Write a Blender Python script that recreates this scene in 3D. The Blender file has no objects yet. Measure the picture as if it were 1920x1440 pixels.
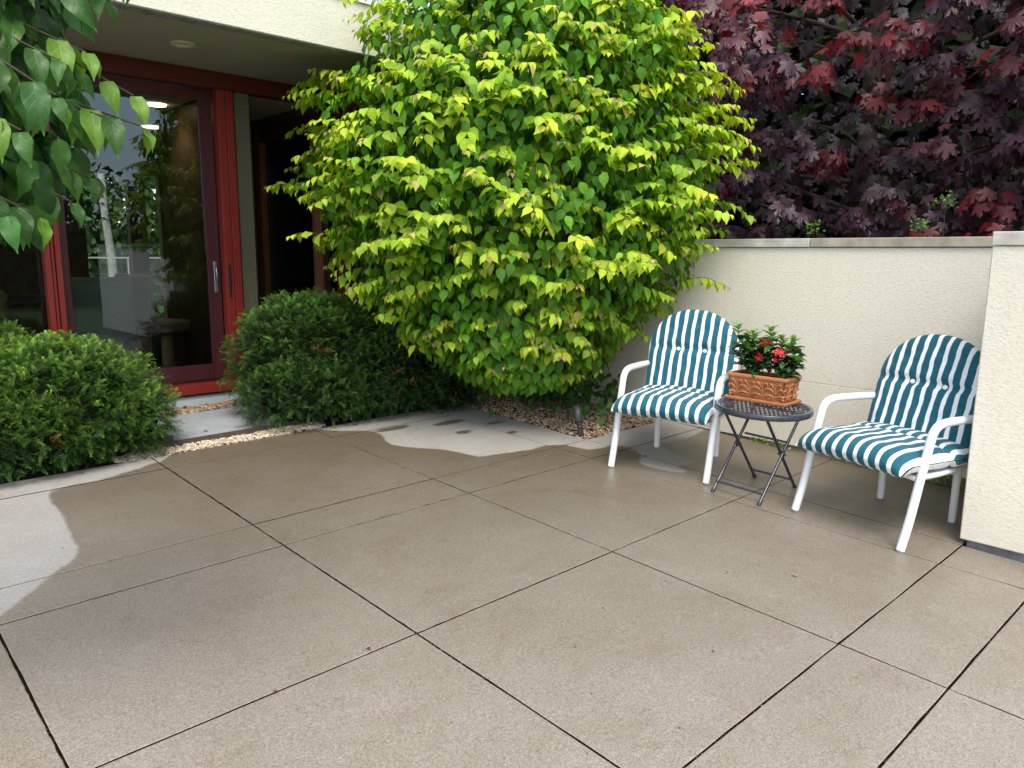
import bpy, math, random
import numpy as np
from mathutils import Matrix, Vector
from math import radians as R_
rng = np.random.default_rng(7)
random.seed(7)
SC = bpy.context.scene
COL = SC.collection

# ---------------------------------------------------------------- camera
CAM_R = Vector((0.7280, -0.6855, 0.0080)); CAM_F = Vector((0.6757, 0.7178, -0.1683))
F_PX = 1423.4
cam_d = bpy.data.cameras.new('camera'); cam = bpy.data.objects.new('camera', cam_d); COL.objects.link(cam)
w_ = CAM_F.normalized(); r_ = (CAM_R - w_ * CAM_R.dot(w_)).normalized(); u_ = r_.cross(w_)
CAM_P = Vector((0, 0, 1.58))
cam.matrix_world = Matrix(((r_.x, u_.x, -w_.x, 0), (r_.y, u_.y, -w_.y, 0), (r_.z, u_.z, -w_.z, CAM_P.z), (0, 0, 0, 1)))
cam_d.sensor_width = 36; cam_d.lens = F_PX * 36 / 1920
cam_d.clip_start = 0.05; cam_d.clip_end = 1500
SC.camera = cam

# ---------------------------------------------------------------- light
SUN_EL, SUN_AZ = 58, 215            # high, behind the camera, overcast
wd = bpy.data.worlds.new('World'); SC.world = wd; wd.use_nodes = True
nt = wd.node_tree; nt.nodes.clear()
sky = nt.nodes.new('ShaderNodeTexSky'); sky.sky_type = 'NISHITA'; sky.sun_disc = False
sky.sun_elevation = R_(SUN_EL); sky.sun_rotation = R_(SUN_AZ); sky.dust_density = 1.2; sky.air_density = 1.0
hs = nt.nodes.new('ShaderNodeHueSaturation'); hs.inputs['Saturation'].default_value = 0.5
bg = nt.nodes.new('ShaderNodeBackground'); bg.inputs['Strength'].default_value = 0.15
wo = nt.nodes.new('ShaderNodeOutputWorld')
nt.links.new(sky.outputs[0], hs.inputs['Color']); nt.links.new(hs.outputs[0], bg.inputs[0]); nt.links.new(bg.outputs[0], wo.inputs[0])
sd = bpy.data.lights.new('sun', 'SUN'); sd.energy = 1.6; sd.angle = R_(30); sd.color = (1.0, 0.93, 0.83)
so = bpy.data.objects.new('sun', sd); COL.objects.link(so)
az = R_(SUN_AZ); el = R_(SUN_EL)
sdir = Vector((math.sin(az) * math.cos(el), math.cos(az) * math.cos(el), math.sin(el)))
so.rotation_euler = sdir.to_track_quat('Z', 'Y').to_euler(); so.location = (0, 0, 20)
SC.view_settings.view_transform = 'Standard'; SC.view_settings.look = 'None'
SC.view_settings.gamma = 1; SC.view_settings.use_curve_mapping = False
SC.view_settings.exposure = 1.16
SC.cycles.max_bounces = 7; SC.cycles.transparent_max_bounces = 16
SC.cycles.diffuse_bounces = 3; SC.cycles.glossy_bounces = 3; SC.cycles.transmission_bounces = 4
SC.cycles.use_denoising = True

# ---------------------------------------------------------------- helpers
SX, SY = 0.00983, 0.03252
def zf(x, y): return SX * x + SY * y                      # the patio drains towards the camera
FLOOR_N = Vector((-SX, -SY, 1)).normalized()

def link_mesh(name, me, mat=None, parent=None, smooth=False):
    o = bpy.data.objects.new(name, me); COL.objects.link(o)
    if mat is not None and len(me.materials) == 0: me.materials.append(mat)
    if smooth: me.polygons.foreach_set('use_smooth', [True] * len(me.polygons))
    if parent is not None: o.parent = parent
    return o
def tag(o, label=None, cat=None, group=None, kind=None):
    if label: o['label'] = label
    if cat: o['category'] = cat
    if group: o['group'] = group
    if kind: o['kind'] = kind
    return o
def empty(name, loc=(0, 0, 0), rot=None):
    o = bpy.data.objects.new(name, None); COL.objects.link(o); o.location = loc
    o.empty_display_size = 0.1
    if rot is not None: o.rotation_mode = 'QUATERNION'; o.rotation_quaternion = rot
    return o

class MB:
    """collects shapes, builds one mesh"""
    def __init__(s): s.v = []; s.f = []; s.sm = []; s.uv = []
    def add(s, vs, fs, smooth=False, uv=None):
        n = len(s.v); s.v += [tuple(v) for v in vs]
        s.f += [tuple(n + i for i in f) for f in fs]; s.sm += [smooth] * len(fs)
        s.uv += (list(uv) if uv is not None else [(0, 0)] * len(vs))
    def box(s, x0, x1, y0, y1, z0, z1, b=0.0):
        if b <= 0:
            vs = [(x, y, z) for z in (z0, z1) for y in (y0, y1) for x in (x0, x1)]
            s.add(vs, [(0, 2, 3, 1), (4, 5, 7, 6), (0, 1, 5, 4), (2, 6, 7, 3), (0, 4, 6, 2), (1, 3, 7, 5)])
            return
        b = min(b, (x1 - x0) / 2.01, (y1 - y0) / 2.01, (z1 - z0) / 2.01)
        idx = {}; vs = []
        for sx in (0, 1):
            for sy in (0, 1):
                for sz in (0, 1):
                    X = (x0, x1)[sx]; Y = (y0, y1)[sy]; Z = (z0, z1)[sz]
                    ix = X + (b if sx == 0 else -b); iy = Y + (b if sy == 0 else -b); iz = Z + (b if sz == 0 else -b)
                    for a, p in enumerate(((X, iy, iz), (ix, Y, iz), (ix, iy, Z))):
                        idx[(sx, sy, sz, a)] = len(vs); vs.append(p)
        fs = []
        q = [(0, 0), (1, 0), (1, 1), (0, 1)]
        for k in (0, 1):
            fs.append([idx[(k, a, c, 0)] for a, c in q]); fs.append([idx[(a, k, c, 1)] for a, c in q]); fs.append([idx[(a, c, k, 2)] for a, c in q])
        for a in (0, 1):
            for c in (0, 1):
                fs.append([idx[(0, a, c, 1)], idx[(1, a, c, 1)], idx[(1, a, c, 2)], idx[(0, a, c, 2)]])
                fs.append([idx[(a, 0, c, 0)], idx[(a, 1, c, 0)], idx[(a, 1, c, 2)], idx[(a, 0, c, 2)]])
                fs.append([idx[(a, c, 0, 0)], idx[(a, c, 1, 0)], idx[(a, c, 1, 1)], idx[(a, c, 0, 1)]])
                for d in (0, 1): fs.append([idx[(a, c, d, 0)], idx[(a, c, d, 1)], idx[(a, c, d, 2)]])
        c0 = Vector(((x0 + x1) / 2, (y0 + y1) / 2, (z0 + z1) / 2)); out = []
        seen = set()
        for f in fs:
            k = tuple(sorted(f))
            if k in seen: continue
            seen.add(k)
            P = [Vector(vs[i]) for i in f]; n = (P[1] - P[0]).cross(P[2] - P[0])
            if n.dot((P[0] + P[1] + P[2]) / 3 - c0) < 0: f = f[::-1]
            out.append(f)
        s.add(vs, out)
    def tube(s, pts, rad, seg=10, caps=True, flat=1.0, smooth=True):
        pts = [Vector(p) for p in pts]; n = len(pts)
        if not hasattr(rad, '__len__'): rad = [rad] * n
        t0 = (pts[1] - pts[0]).normalized()
        up = Vector((0, 0, 1)) if abs(t0.z) < 0.9 else Vector((1, 0, 0))
        nrm = t0.cross(up).normalized(); vs = []; fs = []
        for i, p in enumerate(pts):
            t = (pts[min(i + 1, n - 1)] - pts[max(i - 1, 0)]).normalized()
            nrm = (nrm - t * nrm.dot(t)).normalized(); bn = t.cross(nrm)
            for k in range(seg):
                a = 2 * math.pi * k / seg
                vs.append(p + (nrm * math.cos(a) + bn * math.sin(a) * flat) * rad[i])
        for i in range(n - 1):
            for k in range(seg):
                k2 = (k + 1) % seg
                fs.append((i * seg + k, i * seg + k2, (i + 1) * seg + k2, (i + 1) * seg + k))
        s.add(vs, fs, smooth)
        if caps:
            s.add(vs[:seg], [tuple(range(seg))[::-1]]); s.add(vs[-seg:], [tuple(range(seg))])
    def lathe(s, prof, c=(0, 0, 0), seg=32, smooth=True):
        vs = []; fs = []; m = len(prof)
        for k in range(seg):
            a = 2 * math.pi * k / seg
            vs += [(c[0] + r * math.cos(a), c[1] + r * math.sin(a), c[2] + z) for r, z in prof]
        for k in range(seg):
            k2 = (k + 1) % seg
            for j in range(m - 1): fs.append((k * m + j, k2 * m + j, k2 * m + j + 1, k * m + j + 1))
        s.add(vs, fs, smooth)
    def build(s, name, mat, parent=None, uv=False):
        me = bpy.data.meshes.new(name); me.from_pydata(s.v, [], s.f); me.materials.append(mat)
        me.polygons.foreach_set('use_smooth', s.sm)
        if uv:
            l = me.uv_layers.new(name='UVMap'); vi = np.empty(len(me.loops), np.int32); me.loops.foreach_get('vertex_index', vi)
            l.data.foreach_set('uv', np.array(s.uv, np.float32)[vi].ravel())
        me.update()
        return link_mesh(name, me, None, parent)
def box(name, mat, parent, *a, b=0.0):
    m = MB(); m.box(*a, b=b); return m.build(name, mat, parent)
def spline(P, n=8):
    P = [Vector(p) for p in P]; out = []
    for i in range(len(P) - 1):
        a = P[max(i - 1, 0)]; b = P[i]; c = P[i + 1]; d = P[min(i + 2, len(P) - 1)]
        for k in range(n):
            t = k / n
            out.append(0.5 * ((2 * b) + (c - a) * t + (2 * a - 5 * b + 4 * c - d) * t * t + (3 * b - a - 3 * c + d) * t ** 3))
    out.append(P[-1]); return out

# ---------------------------------------------------------------- materials
def new_mat(name):
    m = bpy.data.materials.new(name); m.use_nodes = True; nt = m.node_tree; nt.nodes.clear()
    out = nt.nodes.new('ShaderNodeOutputMaterial'); b = nt.nodes.new('ShaderNodeBsdfPrincipled')
    nt.links.new(b.outputs[0], out.inputs[0]); return m, nt, b, out
class N:
    """tiny node-building helper"""
    def __init__(s, nt): s.nt = nt
    def __call__(s, typ, **kw):
        n = s.nt.nodes.new(typ)
        for k, v in kw.items():
            if k.startswith('i_'):
                key = k[2:]; key = int(key) if key.isdigit() else key
                if hasattr(v, 'is_output') or isinstance(v, bpy.types.NodeSocket): s.nt.links.new(v, n.inputs[key])
                else: n.inputs[key].default_value = v
            else: setattr(n, k, v)
        return n
    def math(s, op, a, b=0.0, c=None, clamp=False):
        n = s('ShaderNodeMath', operation=op, use_clamp=clamp, i_0=a, i_1=b)
        if c is not None:
            if isinstance(c, bpy.types.NodeSocket): s.nt.links.new(c, n.inputs[2])
            else: n.inputs[2].default_value = c
        return n.outputs[0]
    def mix(s, f, a, b):
        n = s('ShaderNodeMix', data_type='RGBA')
        for k, v in ((0, f), (6, a), (7, b)):
            if isinstance(v, bpy.types.NodeSocket): s.nt.links.new(v, n.inputs[k])
            else: n.inputs[k].default_value = v if k == 0 else (*v, 1)
        return n.outputs[2]
    def noise(s, scale, detail=4, rough=0.5, vec=None, dim='3D', dist=0.0):
        n = s('ShaderNodeTexNoise', i_Scale=float(scale), i_Detail=float(detail), i_Roughness=rough, i_Distortion=dist)
        if vec is not None: s.nt.links.new(vec, n.inputs['Vector'])
        return n.outputs['Fac']
    def ramp(s, f, lo, hi):
        return s('ShaderNodeMapRange', i_Value=f, **{'i_From Min': lo, 'i_From Max': hi}).outputs[0]
    def bump(s, h, strength=0.3, dist=0.01):
        return s('ShaderNodeBump', i_Height=h, i_Strength=strength, i_Distance=dist).outputs[0]
def simple(name, col, rough=0.6, var=0.12, nscale=6.0, bump=0.0, bscale=80.0, bdist=0.003, metal=0.0, spec=0.5, coat=0.0):
    m, nt, b, out = new_mat(name); n = N(nt); tc = n('ShaderNodeNewGeometry').outputs['Position']
    f = n.noise(nscale, 5, 0.6, tc); f2 = n.noise(nscale * 9, 3, 0.6, tc)
    k = n.math('MULTIPLY_ADD', n.ramp(f, 0.3, 0.7), 0.7, n.math('MULTIPLY', f2, 0.3))
    lo = tuple(c * (1 - var) for c in col); hi = tuple(min(1, c * (1 + var)) for c in col)
    nt.links.new(n.mix(k, lo, hi), b.inputs['Base Color'])
    nt.links.new(n.ramp(n.noise(nscale * 3, 4, 0.5, tc), -1.2 + 0, 2.2), b.inputs['Roughness']) if False else None
    b.inputs['Roughness'].default_value = rough; b.inputs['Metallic'].default_value = metal
    b.inputs['Specular IOR Level'].default_value = spec; b.inputs['Coat Weight'].default_value = coat
    if bump > 0: nt.links.new(n.bump(n.noise(bscale, 4, 0.6, tc), bump, bdist), b.inputs['Normal'])
    return m
def stucco(name, col, stain=0.5):
    m, nt, b, out = new_mat(name); n = N(nt); pos = n('ShaderNodeNewGeometry').outputs['Position']
    mp = n('ShaderNodeMapping', i_Vector=pos); mp.inputs['Scale'].default_value = (1, 1, 1.7)
    v = mp.outputs[0]
    h1 = n.noise(55, 3, 0.55, v, dist=0.6); h2 = n.noise(190, 3, 0.6, v)
    h = n.math('MULTIPLY_ADD', h1, 0.8, n.math('MULTIPLY', h2, 0.35))
    big = n.ramp(n.noise(1.1, 5, 0.6, pos), 0.35, 0.7)
    z = n('ShaderNodeSeparateXYZ', i_0=pos).outputs[2]
    mp2 = n('ShaderNodeMapping', i_Vector=pos); mp2.inputs['Scale'].default_value = (9, 9, 0.7)
    streak = n.ramp(n.noise(1.0, 5, 0.6, mp2.outputs[0]), 0.45, 0.75)
    c = n.mix(n.math('MULTIPLY', big, 0.5), col, tuple(k * 0.90 for k in col))
    c = n.mix(n.math('MULTIPLY', streak, 0.16 * stain), c, tuple(k * 0.62 for k in col))
    low = n.math('MULTIPLY', n.math('SUBTRACT', 1.0, n.ramp(n.math('ADD', z, n.math('MULTIPLY', h1, 0.25)), 0.15, 0.62)), 0.35 * stain)
    c = n.mix(low, c, (col[0] * 0.55, col[1] * 0.53, col[2] * 0.48))
    c = n.mix(n.math('MULTIPLY', n.ramp(h1, 0.36, 0.5), 1.0), tuple(k * 0.86 for k in col), c)
    nt.links.new(c, b.inputs['Base Color']); b.inputs['Roughness'].default_value = 0.9; b.inputs['Specular IOR Level'].default_value = 0.2
    nt.links.new(n.bump(h, 0.42, 0.010), b.inputs['Normal']); return m
def leaf_mat(name, rough=0.42, trans=0.35, tcol=(1.3, 1.35, 0.5), spec=0.45, vein=0.25, coat=0.0, veins=5.0):
    m, nt, b, out = new_mat(name); n = N(nt)
    col = n('ShaderNodeAttribute', attribute_name='col').outputs['Color']
    uv = n('ShaderNodeUVMap').outputs[0]; s = n('ShaderNodeSeparateXYZ', i_0=uv)
    au = n.math('ABSOLUTE', s.outputs[0])
    mid = n.math('SUBTRACT', 1.0, n.ramp(au, 0.0, 0.09))
    side = n.math('SINE', n.math('MULTIPLY', n.math('SUBTRACT', s.outputs[1], n.math('MULTIPLY', au, 0.28)), veins * 6.283))
    side = n.math('MULTIPLY', n.ramp(side, 0.78, 1.0), 0.55)
    vn = n.math('MULTIPLY', n.math('MAXIMUM', mid, side), vein)
    light = n('ShaderNodeMixRGB', blend_type='MULTIPLY', i_Fac=1.0, i_Color1=col, i_Color2=(1.7, 1.6, 1.9, 1)).outputs[0]
    pos = n('ShaderNodeNewGeometry').outputs['Position']
    blot = n.ramp(n.noise(70, 3, 0.5, pos), 0.3, 0.7)
    dark = n('ShaderNodeMixRGB', blend_type='MULTIPLY', i_Fac=1.0, i_Color1=col, i_Color2=(0.74, 0.78, 0.8, 1)).outputs[0]
    c0 = n.mix(blot, dark, col); nt.links.new(dark, c0.node.inputs[6]); nt.links.new(col, c0.node.inputs[7])
    c1n = n('ShaderNodeMix', data_type='RGBA', i_0=vn); nt.links.new(c0, c1n.inputs[6]); nt.links.new(light, c1n.inputs[7]); c1 = c1n.outputs[2]
    if name == 'yew_needle':
        g = n('ShaderNodeMixRGB', blend_type='MULTIPLY', i_Fac=1.0, i_Color1=c1); q = n.mix(n.math('POWER', s.outputs[1], 1.3), (.45, .5, .55), (1.75, 1.65, 1.3)); nt.links.new(q, g.inputs[2]); c1 = g.outputs[0]
    nt.links.new(c1, b.inputs['Base Color']); b.inputs['Roughness'].default_value = rough
    b.inputs['Specular IOR Level'].default_value = spec; b.inputs['Coat Weight'].default_value = coat; b.inputs['Coat Roughness'].default_value = 0.25
    if vein > 0.05: nt.links.new(n.bump(n.math('SUBTRACT', 1.0, n.math('MAXIMUM', mid, side)), 0.25, 0.003), b.inputs['Normal'])
    tr = n('ShaderNodeBsdfTranslucent')
    tc = n('ShaderNodeMixRGB', blend_type='MULTIPLY', i_Fac=1.0, i_Color1=c1, i_Color2=(*tcol, 1)).outputs[0]
    nt.links.new(tc, tr.inputs[0])
    mx = n('ShaderNodeMixShader', i_Fac=trans); nt.links.new(b.outputs[0], mx.inputs[1]); nt.links.new(tr.outputs[0], mx.inputs[2])
    nt.links.new(mx.outputs[0], out.inputs[0]); return m
def glass_mat():
    m, nt, b, out = new_mat('window_glass'); nt.nodes.remove(b); n = N(nt)
    t = n('ShaderNodeBsdfTransparent', i_Color=(0.78, 0.82, 0.80, 1)); g = n('ShaderNodeBsdfGlossy', i_Roughness=0.004, i_Color=(0.74, 0.87, 1.0, 1))
    pos = n('ShaderNodeNewGeometry').outputs['Position']
    nt.links.new(n.bump(n.noise(1.6, 2, 0.5, pos), 0.02, 0.02), g.inputs['Normal'])
    fr = n('ShaderNodeFresnel', i_IOR=1.65)
    mx = n('ShaderNodeMixShader', i_Fac=n.math('MULTIPLY', fr.outputs[0], 0.82, clamp=True)); nt.links.new(t.outputs[0], mx.inputs[1]); nt.links.new(g.outputs[0], mx.inputs[2])
    nt.links.new(mx.outputs[0], out.inputs[0]); return m
def fabric_mat():
    m, nt, b, out = new_mat('striped_cushion_fabric'); n = N(nt)
    uv = n('ShaderNodeUVMap').outputs[0]; s = n('ShaderNodeSeparateXYZ', i_0=uv)
    f = n.math('FRACT', n.math('ADD', n.math('DIVIDE', s.outputs[0], 0.0640), 100.19))
    w = n.math('SUBTRACT', n.ramp(f, 0.0, 0.02), n.ramp(f, 0.37, 0.39))
    weave = n.noise(900, 2, 0.5, n('ShaderNodeTexCoord').outputs['Object'])
    spot = n.ramp(n.noise(30, 4, 0.6, n('ShaderNodeTexCoord').outputs['Object']), 0.35, 0.7)
    teal = n.mix(spot, (0.006, 0.086, 0.126), (0.010, 0.110, 0.156)); white = n.mix(spot, (0.74, 0.78, 0.80), (0.83, 0.85, 0.86))
    c = n('ShaderNodeMix', data_type='RGBA', i_0=w); nt.links.new(teal, c.inputs[6]); nt.links.new(white, c.inputs[7])
    nt.links.new(c.outputs[2], b.inputs['Base Color']); b.inputs['Roughness'].default_value = 0.75
    b.inputs['Sheen Weight'].default_value = 0.15; b.inputs['Specular IOR Level'].default_value = 0.25
    nt.links.new(n.bump(n.math('ADD', n.math('MULTIPLY', weave, 0.05), n.noise(38, 4, 0.55, n('ShaderNodeTexCoord').outputs['Object'], dist=0.8)), 0.4, 0.006), b.inputs['Normal'])
    return m
def concrete_mat():
    m, nt, b, out = new_mat('broom_finished_concrete'); n = N(nt)
    pos = n('ShaderNodeNewGeometry').outputs['Position']; sx = n('ShaderNodeSeparateXYZ', i_0=pos)
    sdf = n('ShaderNodeAttribute', attribute_name='dry').outputs['Fac']
    edge = n.math('MULTIPLY', n.math('SUBTRACT', n.noise(11, 7, 0.68, pos), 0.5), 0.055)
    d = n.ramp(n.math('ADD', sdf, edge), -0.008, 0.014)                # 1 = dry concrete
    # how far the rest has dried: soaked by the beds, lighter out in the open
    far = n.math('ADD', n.math('MULTIPLY', sx.outputs[0], 0.30), n.math('MULTIPLY', sx.outputs[1], 0.42))
    far = n.math('ADD', far, n.math('MULTIPLY', n.math('SUBTRACT', n.noise(0.9, 4, 0.6, pos), 0.5), 1.1))
    soak = n.ramp(far, 0.9, 2.75)
    soak2 = n.ramp(n.math('ADD', sx.outputs[0], n.math('MULTIPLY', n.noise(2, 3, 0.5, pos), 0.5)), 4.0, 4.9)
    soak = n.math('MAXIMUM', soak, n.math('MULTIPLY', soak2, 0.95))
    spk = n.noise(230, 2, 0.7, pos); spk2 = n.noise(95, 3, 0.6, pos)
    grain = n.ramp(n.math('ADD', n.math('MULTIPLY', spk, 0.68), n.math('MULTIPLY', spk2, 0.32)), 0.38, 0.62)
    pit = n.ramp(n.noise(210, 2, 0.5, pos), 0.66, 0.74)
    wetlo = n.mix(soak, (0.170, 0.151, 0.124), (0.080, 0.064, 0.046)); wethi = n.mix(soak, (0.405, 0.366, 0.312), (0.205, 0.168, 0.124))
    wet = n('ShaderNodeMix', data_type='RGBA', i_0=grain); nt.links.new(wetlo, wet.inputs[6]); nt.links.new(wethi, wet.inputs[7])
    dry = n.mix(grain, (0.25, 0.238, 0.222), (0.40, 0.385, 0.365))
    blot = n.ramp(n.noise(2.6, 6, 0.65, pos), 0.35, 0.7)
    c = n('ShaderNodeMix', data_type='RGBA', i_0=d); nt.links.new(wet.outputs[2], c.inputs[6]); nt.links.new(dry, c.inputs[7])
    k = n('ShaderNodeMixRGB', blend_type='MULTIPLY', i_Fac=n.math('MULTIPLY', blot, 0.55), i_Color2=(0.80, 0.76, 0.69, 1)); nt.links.new(c.outputs[2], k.inputs[1])
    k2 = n('ShaderNodeMixRGB', blend_type='MULTIPLY', i_Fac=n.math('MULTIPLY', pit, 0.6), i_Color2=(0.5, 0.5, 0.5, 1)); nt.links.new(k.outputs[0], k2.inputs[1])
    stain = n.math('MULTIPLY', n.ramp(n.noise(1.7, 7, 0.72, pos, dist=1.5), 0.52, 0.72), 0.45)
    k3 = n('ShaderNodeMixRGB', blend_type='MULTIPLY', i_Fac=stain, i_Color2=(0.72, 0.62, 0.46, 1)); nt.links.new(k2.outputs[0], k3.inputs[1])
    fleck = n('ShaderNodeMixRGB', i_Fac=n.ramp(n.noise(38, 2, 0.5, pos), 0.765, 0.78), i_Color2=(0.10, 0.075, 0.05, 1)); nt.links.new(k3.outputs[0], fleck.inputs[1])
    nt.links.new(fleck.outputs[0], b.inputs['Base Color'])
    rw = n.math('ADD', n.math('MULTIPLY', soak, -0.16), n.math('MULTIPLY_ADD', blot, 0.12, 0.46))
    r = n.math('ADD', n.math('MULTIPLY', d, n.math('SUBTRACT', 0.85, rw)), rw)
    nt.links.new(r, b.inputs['Roughness'])
    nt.links.new(n.bump(n.math('ADD', spk, n.math('MULTIPLY', spk2, 0.6)), 0.22, 0.003), b.inputs['Normal'])
    return m
def vcol_mat(name, rough=0.8, spec=0.3, bump=0.2):
    m, nt, b, out = new_mat(name); n = N(nt); pos = n('ShaderNodeNewGeometry').outputs['Position']
    c = n('ShaderNodeAttribute', attribute_name='col').outputs['Color']
    k = n('ShaderNodeMixRGB', blend_type='MULTIPLY', i_Fac=n.ramp(n.noise(160, 3, 0.6, pos), 0.35, 0.7), i_Color1=c, i_Color2=(0.72, 0.68, 0.62, 1))
    nt.links.new(k.outputs[0], b.inputs['Base Color']); b.inputs['Roughness'].default_value = rough; b.inputs['Specular IOR Level'].default_value = spec
    return m
def wood_mat(name, c1, c2, rough=0.4, scale=(1, 18, 18), plank=0.0):
    m, nt, b, out = new_mat(name); n = N(nt); pos = n('ShaderNodeNewGeometry').outputs['Position']
    mp = n('ShaderNodeMapping', i_Vector=pos); mp.inputs['Scale'].default_value = scale
    g = n.ramp(n.noise(1.5, 6, 0.6, mp.outputs[0], dist=1.0), 0.3, 0.7)
    nt.links.new(n.mix(g, c1, c2), b.inputs['Base Color']); b.inputs['Roughness'].default_value = rough; b.inputs['Specular IOR Level'].default_value = 0.3; return m

M_STUCCO = stucco('cream_stucco', (0.76, 0.715, 0.605), 0.6)
M_ENTRY = stucco('shaded_olive_stucco', (0.135, 0.122, 0.08), 0.2)  # olive stucco, its colour darkened to stand in for shade under the soffit
M_STUCCO_F = stucco('fascia_stucco', (0.72, 0.69, 0.57), 0.2)
M_COPE = simple('weathered_coping_stone', (0.34, 0.30, 0.235), 0.85, 0.35, 9, 0.3, 60)
M_COPE2 = simple('coping_stone_with_lime_bloom', (0.46, 0.44, 0.40), 0.85, 0.4, 7, 0.3, 60)
M_FOUND = simple('grey_foundation', (0.20, 0.20, 0.205), 0.9, 0.5, 14, 0.5, 50)
M_FOUND2 = simple('mossy_foundation', (0.20, 0.195, 0.15), 0.9, 0.4, 14, 0.5, 50)
M_CONC = concrete_mat()
M_JOINT = simple('black_joint_filler', (0.016, 0.012, 0.008), 1.0, 0.6, 60, spec=0.0)
M_PAD = simple('dry_grey_slab', (0.31, 0.33, 0.345), 0.9, 0.12, 8, 0.3, 240)
M_SOIL = simple('dark_soil', (0.022, 0.015, 0.010), 1.0, 0.4, 20, 0.6, 60)
M_GROUND = simple('lawn_ground', (0.06, 0.10, 0.025), 1.0, 0.4, 3, 0.5, 30)
M_RED = wood_mat('red_painted_frame', (0.22, 0.022, 0.018), (0.27, 0.030, 0.022), 0.4, (18, 18, 1))
M_MAROON = wood_mat('maroon_door_rail', (0.060, 0.014, 0.018), (0.085, 0.020, 0.024), 0.45, (18, 18, 1))
M_BEAM = wood_mat('dark_red_beam', (0.085, 0.014, 0.010), (0.13, 0.022, 0.016), 0.5, (1, 18, 18))
M_BROWN = wood_mat('brown_wood_frame', (0.24, 0.095, 0.042), (0.33, 0.14, 0.065), 0.5, (18, 18, 1))
M_BLACK = simple('black_gasket', (0.01, 0.01, 0.012), 0.5, 0.1)
M_BASE = simple('white_base_panel', (0.55, 0.62, 0.62), 0.6, 0.08, 4)
M_SOFFIT = simple('soffit_board', (0.31, 0.28, 0.21), 0.8, 0.06, 3, 0.1, 120)
M_WHITE = simple('white_enamel', (0.80, 0.81, 0.82), 0.28, 0.03, 10, coat=0.3)
M_TBL = simple('black_blue_enamel', (0.030, 0.036, 0.050), 0.22, 0.5, 60, 0.25, 140, coat=0.4)
M_TERRA = simple('terracotta', (0.43, 0.17, 0.065), 0.62, 0.28, 16, 0.2, 120)
M_POTSOIL = simple('potting_soil', (0.02, 0.014, 0.010), 1.0, 0.5, 60, 0.8, 90)
M_PERL = simple('white_perlite', (0.7, 0.7, 0.72), 0.8, 0.1, 60)
M_BRONZE = simple('dark_bronze', (0.055, 0.050, 0.055), 0.45, 0.3, 30, metal=0.4)
M_EDGE = simple('brown_edging', (0.075, 0.050, 0.045), 0.6, 0.3, 20)
M_BARK = simple('grey_brown_bark', (0.06, 0.042, 0.03), 0.9, 0.4, 14, 0.6, 60)
M_TWIG = simple('reddish_twig', (0.14, 0.07, 0.04), 0.7, 0.3, 30)
M_CORE = simple('painted_inner_shade', (0.008, 0.012, 0.005), 1.0, 0.4, 30, 0.8, 60, 0.02, spec=0.0)  # near-black colour standing in for the shade inside the yews
M_FAB = fabric_mat()
M_GLASS = glass_mat()
M_DOG = leaf_mat('lime_leaf', 0.48, 0.33, (1.35, 1.3, 0.45), 0.25, 0.22)
M_NEAR = leaf_mat('glossy_green_leaf', 0.42, 0.28, (1.6, 1.5, 0.4), 0.38, 0.30, veins=6.0)
M_MAP = leaf_mat('purple_maple_leaf', 0.42, 0.25, (3.2, 0.6, 0.6), 0.55, 0.10, veins=0.0)
M_YEW = leaf_mat('yew_needle', 0.5, 0.15, (1.2, 1.3, 0.5), 0.35, 0.0)
M_MAND = leaf_mat('dark_glossy_leaf', 0.25, 0.15, (1.2, 1.4, 0.5), 0.6, 0.2)
M_PETAL = leaf_mat('red_petal', 0.5, 0.25, (1.3, 0.8, 0.8), 0.3, 0.0)
M_FAR = leaf_mat('tree_leaf', 0.5, 0.35, (1.3, 1.35, 0.5), 0.3, 0.0)
M_GRAVEL = vcol_mat('gravel_stone')
M_DARKWALL = wood_mat('dark_wood_panel', (0.075, 0.045, 0.03), (0.11, 0.068, 0.045), 0.5, (6, 6, 1))
M_FLOOR = wood_mat('interior_floorboards', (0.16, 0.085, 0.045), (0.24, 0.135, 0.075), 0.22, (1, 14, 1))
M_CEIL = simple('interior_ceiling', (0.5, 0.47, 0.42), 0.9, 0.03)
M_UPH = simple('olive_grey_upholstery', (0.14, 0.15, 0.12), 0.9, 0.1, 30)
M_UPH2 = simple('brown_upholstery', (0.20, 0.13, 0.095), 0.9, 0.1, 30)
M_DLEG = simple('dark_chair_leg', (0.02, 0.014, 0.012), 0.5, 0.1)
M_OLIVE = simple('olive_cushion_fabric', (0.16, 0.15, 0.05), 0.9, 0.2, 12)
M_CHROME = simple('dull_steel', (0.35, 0.38, 0.45), 0.3, 0.1, metal=0.8)
M_BIRCH = simple('birch_bark', (0.34, 0.33, 0.30), 0.8, 0.5, 12)
m_, nt_, b_, o_ = new_mat('lamp_glow'); b_.inputs['Emission Color'].default_value = (1, 0.72, 0.38, 1); b_.inputs['Emission Strength'].default_value = 5; M_GLOW = m_

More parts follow.
